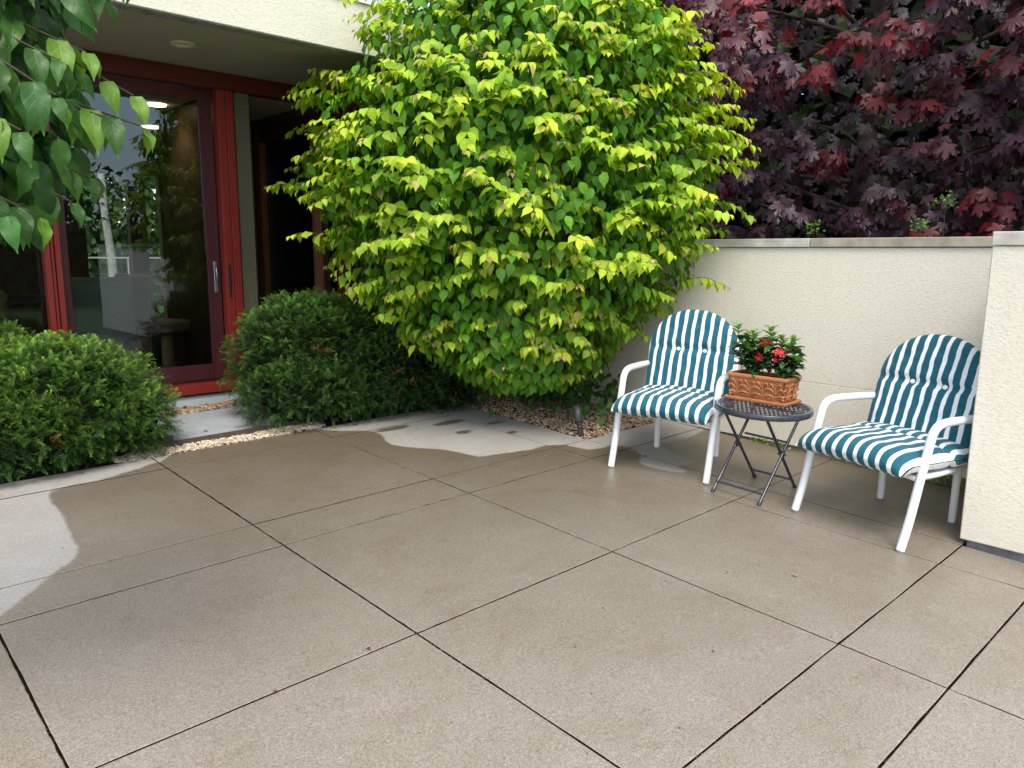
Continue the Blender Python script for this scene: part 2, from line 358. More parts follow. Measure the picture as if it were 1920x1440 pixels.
# ================================================================ SETTING
def sheet(name, mat, x0, x1, y0, y1, dz, t=0.05, kind='structure', flat=None):
    m = MB(); z = lambda x, y: (zf(x, y) + dz) if flat is None else flat
    c = [(x0, y0), (x1, y0), (x1, y1), (x0, y1)]
    vs = [(x, y, z(x, y) - t) for x, y in c] + [(x, y, z(x, y)) for x, y in c]
    m.add(vs, [(3, 2, 1, 0), (4, 5, 6, 7), (0, 1, 5, 4), (1, 2, 6, 5), (2, 3, 7, 6), (3, 0, 4, 7)])
    o = m.build(name, mat); o['kind'] = kind; return o
sheet('ground', M_GROUND, -400, 400, -400, 400, 0, 0.2, flat=-0.16)
sheet('garden_bed', M_SOIL, -3.2, 5.38, 1.4, 6.66, -0.045, 0.1)

# patio slabs ----------------------------------------------------
XL = [(-3.2, .003), (-2.0, .006), (-0.79, .003), (.433, .0046), (1.657, .0046), (2.872, .0038), (4.016, .0038), (4.363, .0042), (5.385, .0)]
YL = [(-3.3, .003), (-2.16, .003), (-1.0, .003), (-.40, .003), (.747, .0040), (1.146, .0042), (2.302, .0034), (3.429, .0046), (3.786, .0052), (5.056, .006), (5.35, .0)]
DRY1 = [(0.245, 6.777), (1.179, 5.863), (1.842, 5.415), (1.658, 5.194), (1.229, 5.048), (1.004, 5.079), (0.946, 4.969), (0.944, 4.833), (0.942, 4.595), (0.918, 4.384), (0.888, 4.269), (0.896, 4.172), (0.877, 4.017), (0.858, 3.951), (0.815, 3.886), (0.755, 3.846), (0.703, 3.781), (0.676, 3.721), (0.608, 3.672), (0.548, 3.615), (0.496, 3.539), (0.459, 3.484), (0.232, 3.319), (-1.2, 3.31), (-1.2, 6.5)]
DRY2 = [(2.876, 5.325), (3.022, 5.169), (3.185, 5.04), (3.213, 4.977), (3.188, 4.836), (3.123, 4.695), (3.108, 4.596), (3.152, 4.489), (3.323, 4.263), (3.384, 4.093), (3.408, 3.957), (3.546, 3.929), (3.673, 3.896), (3.862, 3.85), (3.992, 3.873), (4.123, 3.787), (4.128, 3.709), (4.158, 3.577), (4.28, 3.551), (4.411, 3.557), (4.445, 3.456), (4.429, 3.343), (4.332, 3.23), (4.23, 3.18), (4.182, 3.106), (4.184, 2.949), (4.225, 2.826), (4.321, 2.793), (4.327, 2.91), (4.544, 2.893), (4.606, 3.112), (4.638, 3.229), (4.7, 3.308), (4.798, 3.344), (5.01, 3.292), (5.358, 3.371), (5.622, 3.41), (5.685, 3.977), (5.434, 4.724), (4.69, 5.588), (3.133, 5.701)]
WETSPOT = [((3.38, 4.985), (.16, .05)), ((3.759, 4.546), (.07, .045)), ((3.86, 4.86), (.14, .05)), ((4.05, 4.30), (.05, .03)), ((4.16, 4.62), (.09, .03))]
def polysdf(P, poly):
    poly = np.array(poly); d = np.full(len(P), 1e9); ins = np.zeros(len(P), bool)
    for i in range(len(poly)):
        a = poly[i]; b = poly[(i + 1) % len(poly)]; e = b - a; w = P - a
        t = np.clip((w @ e) / (e @ e), 0, 1); d = np.minimum(d, np.hypot(*(w - t[:, None] * e).T))
        c = ((a[1] <= P[:, 1]) != (b[1] <= P[:, 1])); xx = a[0] + (P[:, 1] - a[1]) / (b[1] - a[1] + 1e-12) * e[0]
        ins ^= c & (P[:, 0] < xx)
    return np.where(ins, d, -d)
def dry_field(P):
    s = np.maximum(polysdf(P, DRY1), polysdf(P, DRY2))
    for (c, r) in WETSPOT:
        q = np.hypot((P[:, 0] - c[0]) / r[0], (P[:, 1] - c[1]) / r[1]); s = np.minimum(s, (q - 1) * min(r))
    return np.clip(s, -0.3, 0.3)
def slab(x0, x1, y0, y1, parent, dz):
    fine = (y0 > 2.0 and x1 < 1.2) or (y1 > 2.4 and x1 > 2.8)
    st = 0.03 if fine else 0.12
    nx = max(2, int((x1 - x0) / st)); ny = max(2, int((y1 - y0) / st)); b = 0.0028
    xs = np.concatenate([[x0], np.linspace(x0 + b, x1 - b, nx), [x1]]); ys = np.concatenate([[y0], np.linspace(y0 + b, y1 - b, ny), [y1]])
    X, Y = np.meshgrid(xs, ys); Z = SX * X + SY * Y + dz
    e = np.zeros_like(Z); e[0] = e[-1] = 1; e[:, 0] = e[:, -1] = 1
    Z = Z - e * 0.002
    jx = rng.normal(0, .0010, X.shape); X = X + e * jx; Y = Y + e * rng.normal(0, .0010, X.shape)
    V = np.stack([X, Y, Z], -1).reshape(-1, 3); w = len(xs); h = len(ys)
    fs = [(j * w + i, j * w + i + 1, (j + 1) * w + i + 1, (j + 1) * w + i) for j in range(h - 1) for i in range(w - 1)]
    ring = [i for i in range(w)] + [j * w + w - 1 for j in range(1, h)] + [(h - 1) * w + i for i in range(w - 2, -1, -1)] + [j * w for j in range(h - 2, 0, -1)]
    n0 = len(V); low = V[ring].copy(); low[:, 2] -= 0.07; V = np.vstack([V, low]); k = len(ring)
    fs += [(ring[(i + 1) % k], ring[i], n0 + i, n0 + (i + 1) % k) for i in range(k)]
    me = bpy.data.meshes.new('slab'); me.from_pydata(V.tolist(), [], fs); me.materials.append(M_CONC)
    me.materials.append(M_JOINT); mi = np.zeros(len(fs), np.int32); mi[-k:] = 1; me.polygons.foreach_set('material_index', mi)
    a = me.attributes.new('dry', 'FLOAT', 'POINT'); a.data.foreach_set('value', dry_field(V[:, :2]).astype(np.float32))
    return link_mesh('slab', me, None, parent)
patio = empty('patio'); patio['kind'] = 'structure'
for i in range(len(XL) - 1):
    for j in range(len(YL) - 1):
        x0, x1 = XL[i][0] + XL[i][1], XL[i + 1][0] - XL[i + 1][1]; y0, y1 = YL[j][0] + YL[j][1], YL[j + 1][0] - YL[j + 1][1]
        if i == 7 and (j < 5 or j > 7): continue
        if i < 3 and j > 6 and i < 2: continue
        if i == 7: x1 = 5.383
        slab(x0, x1, y0, y1, patio, rng.normal(0, .0007))

jf = sheet('joint_filler', M_JOINT, -3.1, 5.38, 3.0, 5.33, -0.011, 0.03); jf.parent = patio
jf = sheet('joint_filler', M_JOINT, -3.1, 5.38, 1.15, 3.0, -0.011, 0.03); jf.parent = patio
jf = sheet('joint_filler', M_JOINT, -3.1, 4.37, -3.2, 1.15, -0.011, 0.03); jf.parent = patio
# grey pad at the sliding door, edging, base --------------------------
sheet('door_pad', M_PAD, 1.55, 3.0, 5.565, 6.40, 0.012, 0.08)
ed = MB(); P = [(x, 5.535 + 0.012 * math.sin(x * 2.3) + (0.04 if x > 2.6 else 0) * (x - 2.6), zf(x, 5.53) + 0.012) for x in np.linspace(1.5, 3.0, 16)]
for i in range(len(P) - 1):
    (xa, ya, za), (xb, yb, zb) = P[i], P[i + 1]; t = 0.008; hgt = 0.03
    ed.add([(xa, ya - t, za - .05), (xb, yb - t, zb - .05), (xb, yb + t, zb - .05), (xa, ya + t, za - .05), (xa, ya - t, za + hgt), (xb, yb - t, zb + hgt), (xb, yb + t, zb + hgt), (xa, ya + t, za + hgt)],
           [(0, 1, 5, 4), (2, 3, 7, 6), (4, 5, 6, 7)])
tag(ed.build('lawn_edging', M_EDGE), 'thin dark brown edging strip between the grey door pad and pale stones', 'edging')

# ---------------------------------------------------------------- batched instances into one mesh
def batch(name, tv, tf, tuv, Rm, sc, pos, colr, mat, parent=None, smooth=True):
    n = len(pos); k = len(tv); V = np.einsum('nij,kj->nki', Rm, tv) * np.asarray(sc).reshape(n, 1, 1) + pos[:, None, :]
    m = len(tf); Fi = (tf[None] + (np.arange(n) * k)[:, None, None]).reshape(-1)
    me = bpy.data.meshes.new(name); me.vertices.add(n * k); me.vertices.foreach_set('co', V.astype(np.float32).ravel())
    me.loops.add(n * m * 3); me.loops.foreach_set('vertex_index', Fi.astype(np.int32))
    me.polygons.add(n * m); me.polygons.foreach_set('loop_start', np.arange(0, n * m * 3, 3, dtype=np.int32))
    me.polygons.foreach_set('use_smooth', np.full(n * m, smooth))
    ca = me.color_attributes.new('col', 'FLOAT_COLOR', 'POINT')
    cc = np.ones((n, k, 4), np.float32); cc[:, :, :3] = np.asarray(colr)[:, None, :] if np.ndim(colr) == 2 else colr
    ca.data.foreach_set('color', cc.ravel())
    if tuv is not None:
        l = me.uv_layers.new(name='UVMap'); l.data.foreach_set('uv', np.tile(tuv[tf.reshape(-1)], (n, 1)).astype(np.float32).ravel())
    me.materials.append(mat); me.update(calc_edges=True)
    return link_mesh(name, me, None, parent)
def frames(axis, normal):
    a = axis / np.linalg.norm(axis, axis=1, keepdims=True)
    n = normal - (normal * a).sum(1, keepdims=True) * a; n /= (np.linalg.norm(n, axis=1, keepdims=True) + 1e-9)
    s = np.cross(a, n); return np.stack([s, a, n], -1)
def in_view(pos):
    d = pos - np.array(CAM_P); z = d @ np.array(w_); x = d @ np.array(r_); y = d @ np.array(u_)
    zz = np.where(z > 0.1, z, 1); px = 512 + F_PX * .5333 * x / zz; py = 384 - F_PX * .5333 * y / zz
    return px, py, z, (z > 0.1) & (px > -5) & (px < 1029) & (py > -5) & (py < 773)
def pick_seen(pos, sc, n=300, cell=9.0):
    """indices of the pieces that show largest: nearest one per small patch of the view"""
    px, py, z, ok = in_view(pos); best = {}
    for i in np.argsort(z):
        if not ok[i]: continue
        c = (int(px[i] // cell), int(py[i] // cell))
        if c not in best: best[c] = i
    ids = np.array(list(best.values()))
    if len(ids) > n: ids = ids[np.argsort(-(np.asarray(sc)[ids] / z[ids]))[:n]]
    return ids
def split_parts(name, massname, tmpl, Rm, sc, pos, colr, mat, parent, n=300, nvar=14, cell=9.0):
    tv, tf, tuv = tmpl; sc = np.asarray(sc)
    ids = pick_seen(pos, sc, n, cell) if len(pos) > n else np.arange(len(pos))
    rest = np.setdiff1d(np.arange(len(pos)), ids)
    cen = colr[rng.choice(ids, min(nvar, len(ids)), replace=False)]
    for _ in range(3):
        a = np.argmin(((colr[ids][:, None] - cen[None]) ** 2).sum(-1), 1)
        for q in range(len(cen)):
            if (a == q).any(): cen[q] = colr[ids][a == q].mean(0)
    meshes = []
    for q in range(len(cen)):
        o = batch(name, tv, tf, tuv, np.eye(3)[None], [1.0], np.zeros((1, 3)), cen[q][None], mat); meshes.append(o.data); bpy.data.objects.remove(o)
    base = np.array(parent.location) if parent is not None else np.zeros(3)
    for i, q in zip(ids, a):
        o = bpy.data.objects.new(name, meshes[q]); COL.objects.link(o)
        M = np.eye(4); M[:3, :3] = Rm[i] * sc[i]; M[:3, 3] = pos[i] - base
        o.parent = parent; o.matrix_basis = Matrix(M.tolist())
    if len(rest):
        o = batch(massname, tv, tf, tuv, Rm[rest], sc[rest], pos[rest] - base, colr[rest], mat, parent); o['kind'] = 'stuff'
def unit(v): return v / (np.linalg.norm(v, axis=-1, keepdims=True) + 1e-9)
def jitter(c, s=0.12):
    """colour variation per piece"""
    c = np.asarray(c); k = np.exp(rng.normal(0, s, (len(c), 1))); h = np.exp(rng.normal(0, s * .4, c.shape)); return np.clip(c * k * h, 0.002, 0.95)

# leaf templates -----------------------------------------------
def ovate(width=.30, rows=7, cols=2, droop=.25, fold=.22, tip=.12, point=1.0, wave=0.0):
    vs = []; uv = []; fs = []
    for i in range(rows + 1):
        v = i / rows
        w = width * (math.sin(math.pi * min(1, v * .98 + .02) ** 0.72) ** 0.85 if v < 1 else 0)
        if v > 1 - tip: w *= max(0.0, (1 - v) / tip) ** .7 * .8 + .0
        if i == 0: w = .02
        for j in range(-cols, cols + 1):
            u = j / cols
            z = fold * abs(u) * w - droop * v * v + wave * math.sin(v * 9 + (1 if j > 0 else 2)) * abs(u) * w
            vs.append((u * w, v - .10 * droop * v * v, z)); uv.append((u, v))
    c = 2 * cols + 1
    for i in range(rows):
        for j in range(c - 1):
            a = i * c + j; fs += [(a, a + 1, a + c + 1), (a, a + c + 1, a + c)]
    return np.array(vs), np.array(fs), np.array(uv)
T_DOG = ovate(.315, 5, 1, .24, .30, .30)
T_NEAR = ovate(.27, 9, 2, .55, .40, .18, wave=.30)
T_MAND = ovate(.27, 5, 1, .25, .5, .2)
def maple():
    lobes = [(0, 1.0, .20), (48, .88, .18), (-48, .88, .18), (100, .55, .14), (-100, .55, .14)]
    pts = []
    order = sorted(lobes, key=lambda l: -l[0])
    def P(a, r): a = math.radians(a); return (math.sin(a) * r, math.cos(a) * r)
    prof = [(-150, .18)]
    for a, L, w in sorted(lobes, key=lambda l: l[0]):
        prof += [(a - 17, L * .62), (a - 13, L * .80), (a - 7, L * .76), (a, L), (a + 7, L * .76), (a + 13, L * .80), (a + 17, L * .62)]
        prof += [(a + 25, .42 if abs(a + 25) < 90 else .30)]
    prof = prof[:-1] + [(150, .18)]
    vs = [(0, 0, 0)]; uv = [(0, 0)]
    for a, r in prof:
        x, y = P(a, r); near = min(abs(a - l[0]) for l in lobes)
        z = -.28 * r * r + (.10 if near < 5 else -.02) * r - abs(x) * .10
        vs.append((x * .62, y * .62 + .02, z * .62)); uv.append((min(1, near / 18), r))
    n = len(prof); fs = [(0, i + 1, i) for i in range(1, n)]
    return np.array(vs), np.array(fs), np.array(uv)
T_MAP = maple()
def shoot_tmpl(nn=8, L=1.0, nl=.46, nw=.038, droop=.30):
    vs = []; fs = []; uv = []
    for i in range(nn):
        t = i / (nn - 1); y = t * L; z = -droop * t * t
        for s in (-1, 1):
            ln = nl * (1 - .45 * t) * (0.9 + .2 * ((i * 7 + (s > 0) * 3) % 5) / 5); a = math.radians(62 - 34 * t)
            d = np.array((s * math.sin(a), math.cos(a), .28 - .25 * ((i + (s > 0)) % 3) / 2)); d /= np.linalg.norm(d)
            b = np.array((0, y, z)); tip = b + d * ln; mid = b + d * ln * .55; q = np.array((-d[1] * s, d[0] * s, 0)) * nw
            k = len(vs); vs += [tuple(b), tuple(mid + q), tuple(tip), tuple(mid - q)]; uv += [(0, t)] * 4
            fs += [(k, k + 1, k + 2), (k, k + 2, k + 3)] if s > 0 else [(k, k + 2, k + 1), (k, k + 3, k + 2)]
    return np.array(vs), np.array(fs), np.array(uv)
T_YEW = shoot_tmpl()
T_QUAD = (np.array([(0, 0, 0), (.35, .5, .08), (0, 1, -.1), (-.35, .5, .08)]), np.array([(0, 1, 2), (0, 2, 3)]), np.array([(0., 0.), (1., .5), (0., 1.), (-1., .5)]))

# ================================================================ gravel
def stones(name, region, n, size, cols, dz=0.0):
    ico = [(0, 0, 1), (.89, 0, .45), (.28, .85, .45), (-.72, .53, .45), (-.72, -.53, .45), (.28, -.85, .45), (.72, .53, -.45), (-.28, .85, -.45), (-.89, 0, -.45), (-.28, -.85, -.45), (.72, -.53, -.45), (0, 0, -1)]
    fc = [(0, 1, 2), (0, 2, 3), (0, 3, 4), (0, 4, 5), (0, 5, 1), (1, 6, 2), (2, 7, 3), (3, 8, 4), (4, 9, 5), (5, 10, 1), (6, 7, 2), (7, 8, 3), (8, 9, 4), (9, 10, 5), (10, 6, 1)]
    tv = np.array(ico) * (1, 1, 1); tf = np.array(fc)
    x = rng.uniform(region[0], region[1], n); y = rng.uniform(region[2], region[3], n)
    s = rng.uniform(.6, 1.35, n) * size
    ax = rng.normal(size=(n, 3)); ax[:, 2] *= .3; nr = rng.normal(0, .35, (n, 3)) + (0, 0, 1)
    Rm = frames(ax, nr) * np.stack([rng.uniform(.6, .9, n), rng.uniform(.9, 1.3, n), rng.uniform(.35, .6, n)], -1)[:, None, :]
    pos = np.stack([x, y, SX * x + SY * y + dz + rng.uniform(-.006, .010, n)], -1)
    c = np.array(cols)[rng.integers(0, len(cols), n)]
    o = batch(name, tv, tf, None, Rm, s, pos, jitter(c, .18), M_GRAVEL, smooth=False); o['kind'] = 'stuff'; return o
TAN = [(.52, .39, .26), (.44, .32, .20), (.60, .48, .35), (.30, .20, .13), (.46, .32, .24), (.20, .13, .09)]
PALE = [(.62, .54, .40), (.55, .46, .34), (.68, .60, .46), (.45, .36, .26)]
tag(stones('gravel_bed', (4.37, 5.38, 3.79, 6.5), 8500, .0125, TAN, -.004), 'bed of small tan and brown gravel under the lime green shrub', 'gravel')
tag(stones('gravel_strip', (1.45, 3.0, 5.36, 5.53), 1300, .0145, PALE, -.002), 'narrow strip of pale cream stones along the patio edge', 'gravel')
tag(stones('gravel_strip', (1.45, 3.05, 6.41, 6.66), 1500, .0145, TAN + PALE[1:2], .004), 'strip of brown stones at the foot of the white door base', 'gravel')

# ================================================================ garden wall
WX = 5.40
gw = empty('garden_wall', (WX, 1.2, 0)); tag(gw, 'long cream stucco garden wall behind the two striped chairs, stone coping on top', 'wall')
def wp(name, mat, *a, b=0.0):
    a = (a[0] - WX, a[1] - WX, a[2] - 1.2, a[3] - 1.2, a[4], a[5]); return box(name, mat, gw, *a, b=b)
YB = 6.70
wp('stucco_panel', M_STUCCO, WX, WX + .22, 1.13, YB, .665, 1.645, b=.004)
wp('stucco_panel', M_STUCCO, WX - .001, WX + .22, 1.13, YB, .165, .6635, b=.002)
wp('foundation', M_FOUND2, WX + .012, WX + .21, 1.13, YB, -.1, .164)
ys = [1.12, 2.594, 4.10, 5.6, 6.7]
for i in range(4):
    wp('coping_stone', M_COPE if i != 1 else M_COPE2, WX - .018, WX + .25, ys[i] + (.003 if i else 0), ys[i + 1] - .003, 1.648, 1.711, b=.004)
pil = empty('wall_pier', (4.375, .2, 0)); tag(pil, 'cream stucco wall section stepping forward beside the right chair', 'wall')
def pp(name, mat, *a, b=0.0):
    return box(name, mat, pil, a[0] - 4.375, a[1] - 4.375, a[2] - .2, a[3] - .2, a[4], a[5], b=b)
pp('stucco_panel', M_STUCCO, 4.372, 5.62, -2.8, 1.165, .108, 1.640, b=.006)
pp('foundation', M_FOUND, 4.398, 5.6, -2.8, 1.135, -.15, .107)
for a, b_2 in ((-2.8, -1.0), (-.996, .18), (.184, 1.168)): pp('coping_stone', M_COPE2, 4.362, 5.63, a, b_2 - .002, 1.642, 1.710, b=.004)

# ================================================================ house
FY = 6.71
house = empty('house', (2.0, FY, 0)); tag(house, 'cream stucco house with deep flat soffit, red framed sliding doors and a recessed entry', 'house')
HO = Vector((2.0, FY, 0))
def hb(name, mat, x0, x1, y0, y1, z0, z1, b=0.0, parent=None):
    m = MB(); m.box(x0 - HO.x, x1 - HO.x, y0 - HO.y, y1 - HO.y, z0, z1, b=b); return m.build(name, mat, parent or house)
hb('fascia', M_STUCCO_F, -3.3, 5.62, 5.28, 5.40, 3.085, 3.445, b=.004)
hb('drip_edge', M_FOUND, -3.3, 5.60, 5.292, 5.40, 3.078, 3.084)
hb('roof_cap', M_WHITE, -3.3, 5.64, 5.262, 5.42, 3.446, 3.478, b=.003)
hb('soffit', M_SOFFIT, -3.3, 5.6, 5.402, FY + .04, 3.086, 3.12)
hb('roof', M_FOUND, -3.3, 5.6, 5.42, 12.0, 3.20, 3.46)
# downlight in the soffit
dl = MB(); dl.lathe([(.0, .004), (.06, .004), (.062, -.003), (.085, -.004), (.088, .006), (.088, .012)], (2.275 - HO.x, 5.967 - HO.y, 3.078), 28)
dlo = dl.build('downlight', simple('downlight_trim', (.55, .50, .38), .5, .05), house)
hb('beam', M_BEAM, -3.3, 4.06, FY - .05, FY + .08, 2.952, 3.084, b=.003)
# sliding door: red jambs with grooves
def jamb(xs, y=FY - .03, z0=.432, z1=2.951):
    for (a, b) in xs: hb('jamb', M_RED, a, b, y, y + .10, z0, z1, b=.003)
jamb([(2.803, 2.874), (2.880, 2.946)])
jamb([(1.412, 1.452)]); jamb([(1.458, 1.480)], FY - .015); jamb([(1.486, 1.524)])
hb('sill', M_RED, -3.3, 2.966, FY - .045, FY + .09, .348, .431, b=.004)
hb('flashing', M_BLACK, -3.3, 2.966, FY - .03, FY + .08, .330, .347)
hb('base_panel', M_BASE, -3.3, 2.966, FY - .012, FY + .08, .05, .329)
hb('jamb', M_RED, -1.35, -1.24, FY - .03, FY + .07, .432, 2.951, b=.003)
# inner sliding leaf
door = empty('sliding_door', (0, 0, 0)); door.parent = house
def db(name, mat, x0, x1, y0, y1, z0, z1, b=.002):
    return hb(name, mat, x0, x1, y0, y1, z0, z1, b=b, parent=door)
DY = FY + .085
db('door_stile', M_MAROON, 2.690, 2.80, DY, DY + .045, .45, 2.94); db('door_stile', M_MAROON, 1.525, 1.60, DY, DY + .045, .45, 2.94)
db('door_rail', M_MAROON, 1.601, 2.689, DY, DY + .045, .45, .585); db('door_rail', M_MAROON, 1.601, 2.689, DY, DY + .045, 2.86, 2.94)
db('pane', M_GLASS, 1.601, 2.689, DY + .018, DY + .024, .586, 2.859, b=0)
hd = MB(); hd.box(2.738 - HO.x, 2.768 - HO.x, DY - .012 - HO.y, DY - HO.y, 1.22, 1.50, b=.003)
hd.tube(spline([(2.75 - HO.x, DY - .012 - HO.y, 1.33), (2.745 - HO.x, DY - .055 - HO.y, 1.34), (2.742 - HO.x, DY - .055 - HO.y, 1.44), (2.75 - HO.x, DY - .012 - HO.y, 1.46)], 5), .007, 8)
hd.build('handle', M_CHROME, door)
hb('finger_pull', M_BLACK, 2.826, 2.848, FY - .036, FY - .028, 1.18, 1.47, b=.002)
# fixed window to the left
hb('window_pane', M_GLASS, -1.24, 1.411, DY + .018, DY + .024, .44, 2.95)
hb('window_rail', M_MAROON, -1.24, 1.411, DY, DY + .045, .44, .56)
hb('stucco_panel', M_STUCCO, -3.3, -1.351, FY - .02, FY + .1, .432, 2.951)
# recessed entry
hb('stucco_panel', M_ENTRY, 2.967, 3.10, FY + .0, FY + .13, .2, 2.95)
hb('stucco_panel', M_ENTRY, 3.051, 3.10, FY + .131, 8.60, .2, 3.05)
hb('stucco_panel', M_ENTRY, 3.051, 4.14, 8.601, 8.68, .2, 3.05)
hb('entry_ceiling', simple('entry_ceiling_board', (.66, .61, .45), .8, .05), 3.101, 4.2, FY + .085, 8.68, 3.051, 3.10)
hb('entry_floor', M_PAD, 2.967, 4.2, FY - .02, 8.68, .1, .26)
WX1 = 4.0
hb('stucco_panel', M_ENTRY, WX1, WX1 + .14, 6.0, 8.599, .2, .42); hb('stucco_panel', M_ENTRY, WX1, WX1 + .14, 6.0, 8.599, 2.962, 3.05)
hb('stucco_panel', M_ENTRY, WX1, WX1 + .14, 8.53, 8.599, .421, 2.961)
hb('window_frame', M_BROWN, WX1 - .02, WX1 + .09, 8.41, 8.529, .421, 2.961, b=.003)
hb('window_frame', M_BEAM, WX1 - .02, WX1 + .09, 6.0, 8.409, 2.80, 2.961, b=.003)
hb('window_frame', M_BROWN, WX1 - .02, WX1 + .09, 7.19, 7.26, .421, 2.799, b=.003)
hb('window_frame', M_BEAM, WX1 - .02, WX1 + .09, 6.72, 6.80, .421, 2.799, b=.003)
hb('window_frame', M_BEAM, WX1 - .02, WX1 + .09, 6.0, 6.719, 1.02, 1.10, b=.003)
hb('window_frame', M_BEAM, WX1 - .02, WX1 + .09, 6.801, 7.189, .421, .52, b=.003); hb('window_frame', M_BEAM, WX1 - .02, WX1 + .09, 7.261, 8.409, .421, .52, b=.003)
for a, b in ((7.26, 8.41), (6.80, 7.19), (6.0, 6.72)): hb('window_pane', M_GLASS, WX1 + .05, WX1 + .056, a, b, .52, 2.80)
hb('room_wall', M_DARKWALL, 4.9, 5.0, 6.0, 11.5, .3, 3.05)
hb('curtain', simple('grey_curtain', (.5, .5, .44), .9, .1), 4.40, 4.44, 7.62, 8.02, .45, 2.9)
hb('stucco_panel', M_STUCCO, 4.14, 5.4, FY - .01, FY + .1, .05, 3.05)
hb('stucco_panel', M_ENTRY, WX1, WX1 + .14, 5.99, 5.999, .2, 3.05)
# interior room
hb('interior_floor', M_FLOOR, -3.2, 4.9, FY + .14, 11.5, .30, .37)
hb('interior_ceiling', M_CEIL, -3.2, 2.967, FY + .09, 11.5, 3.0, 3.05); hb('interior_ceiling', M_CEIL, 2.967, 4.9, 8.741, 11.5, 3.0, 3.05)
hb('room_wall', M_DARKWALL, -3.3, -3.2, FY + .1, 11.6, .3, 3.2)
hb('interior_wall_panel', M_DARKWALL, 3.02, 3.05, FY + .14, 8.74, .371, 3.04)
hb('interior_wall_panel', M_DARKWALL, 3.051, 4.9, 8.70, 8.74, .371, 3.04)
yb = 11.5
hb('far_wall', M_DARKWALL, -3.2, 2.94, yb, yb + .12, .3, 3.05); hb('far_wall', M_DARKWALL, 4.30, 5.0, yb, yb + .12, .3, 3.05)
hb('far_wall', M_DARKWALL, 2.941, 4.299, yb, yb + .12, 2.62, 3.05); hb('far_wall', M_DARKWALL, 2.941, 4.299, yb, yb + .12, .3, .45)
for a, b in ((3.50, 3.72), (3.92, 4.085)): hb('far_mullion', M_DARKWALL, a, b, yb - .02, yb + .12, .451, 2.619)
for (x, y) in ((2.775, 8.047), (3.2, 9.5)):
    g = MB(); g.lathe([(0, 0), (.075, 0), (.09, -.004), (.09, .006)], (x - HO.x, y - HO.y, 2.990), 24); g.build('room_lamp', M_GLOW, house)

    ld = bpy.data.lights.new('room_lamp_light', 'SPOT'); ld.energy = 9; ld.color = (1, .78, .5); ld.spot_size = R_(120); ld.spot_blend = .6; ld.shadow_soft_size = .07
    lo_ = bpy.data.objects.new('room_lamp_light', ld); COL.objects.link(lo_); lo_.location = (x, y, 2.975)
# interior furniture
def dining_chair(x, y, rz, mat, label):
    t = empty('dining_chair', (x, y, .371), Vector((0, 0, 1)).to_track_quat('Z', 'Y')); t.rotation_mode = 'XYZ'; t.rotation_euler = (0, 0, rz)
    tag(t, label, 'chair', 'dining chairs inside the dark room')
    box('backrest', mat, t, -.25, .25, -.26, -.18, .40, .98, b=.02); box('seat', mat, t, -.25, .25, -.175, .26, .38, .50, b=.02)
    for sx in (-1, 1):
        for sy in (-1, 1): box('leg', M_DLEG, t, sx * .21 - .02, sx * .21 + .02, sy * .20 - .02, sy * .20 + .02, 0, .379, b=.004)
dining_chair(2.02, 7.75, 0, M_UPH, 'high backed grey dining chair with its back to the glass door')
dining_chair(2.72, 8.35, R_(-68), M_UPH2, 'brown dining chair beyond the glass, seen side on with dark legs')
tb = empty('dining_table', (2.1, 8.9, .371)); tag(tb, 'dark dining table in the room behind the sliding door', 'table')
box('tabletop', M_DLEG, tb, -.7, .5, -.45, .45, .70, .74, b=.005)
for sx, sy in ((-.64, -.4), (.44, -.4), (-.64, .4), (.44, .4)): box('leg', M_DLEG, tb, sx - .03, sx + .03, sy - .03, sy + .03, 0, .699)
sf = empty('sofa', (.7, 8.2, .371)); tag(sf, 'olive sofa behind the left window pane', 'sofa')
box('backrest', M_OLIVE, sf, -.9, .75, .22, .42, .3, .86, b=.05); box('seat', M_OLIVE, sf, -.9, .75, -.4, .215, .12, .44, b=.04)
cu = box('cushion', simple('orange_cushion', (.45, .16, .02), .9, .1), None, 1.80, 2.06, 8.55, 8.67, 1.111, 1.24, b=.05); tag(cu, 'small orange cushion showing dimly through the sliding door', 'cushion')

# view beyond the house: deck rail, birch, trees ------------------------
rail = empty('deck_railing', (4.0, 13.5, .3)); tag(rail, 'thin deck railing seen through the sliding door and far window', 'railing')
box('top_rail', M_WHITE, rail, -3.5, 4, -.015, .015, 1.165, 1.19)
for k in range(6): box('post', M_WHITE, rail, -3.0 + k * 1.5 + .03, -3.0 + k * 1.5 + .05, -.01, .01, 0, 1.164)
for k in range(5): box('rail_cable', M_CHROME, rail, -3.5, 4, -.004, .004, .2 + k * .18, .206 + k * .18)
def leaf_cloud(name, c, r, n, size, cols, parent=None, kind='stuff', flat=.35, label=None, cat=None, base=(0, 0, 0)):
    d = unit(rng.normal(size=(n, 3))); rad = rng.uniform(.01, 1, n) ** .4; p = d * rad[:, None] * r
    lump = 1 + .22 * np.sin(d[:, 0] * 7 + c[0]) * np.cos(d[:, 1] * 6 + c[1]) + .18 * np.sin(d[:, 2] * 9 + d[:, 0] * 5)
    p = p * lump[:, None] + c - np.array(base)
    ax = d * .5 + rng.normal(0, .5, (n, 3)) + (0, 0, -.6); nr = d * .6 + rng.normal(0, .4, (n, 3)) + (0, 0, .7)
    col = np.array(cols)[rng.integers(0, len(cols), n)]
    o = batch(name, *T_QUAD, frames(ax, nr), rng.uniform(.7, 1.3, n) * size, p, jitter(col, .2), M_FAR, parent); o['kind'] = kind
    return tag(o, label, cat)
GRN = [(.07, .13, .03), (.05, .10, .025), (.10, .17, .04), (.035, .075, .02)]
DGRN = [(.02, .035, .012), (.03, .05, .015), (.014, .022, .010)]
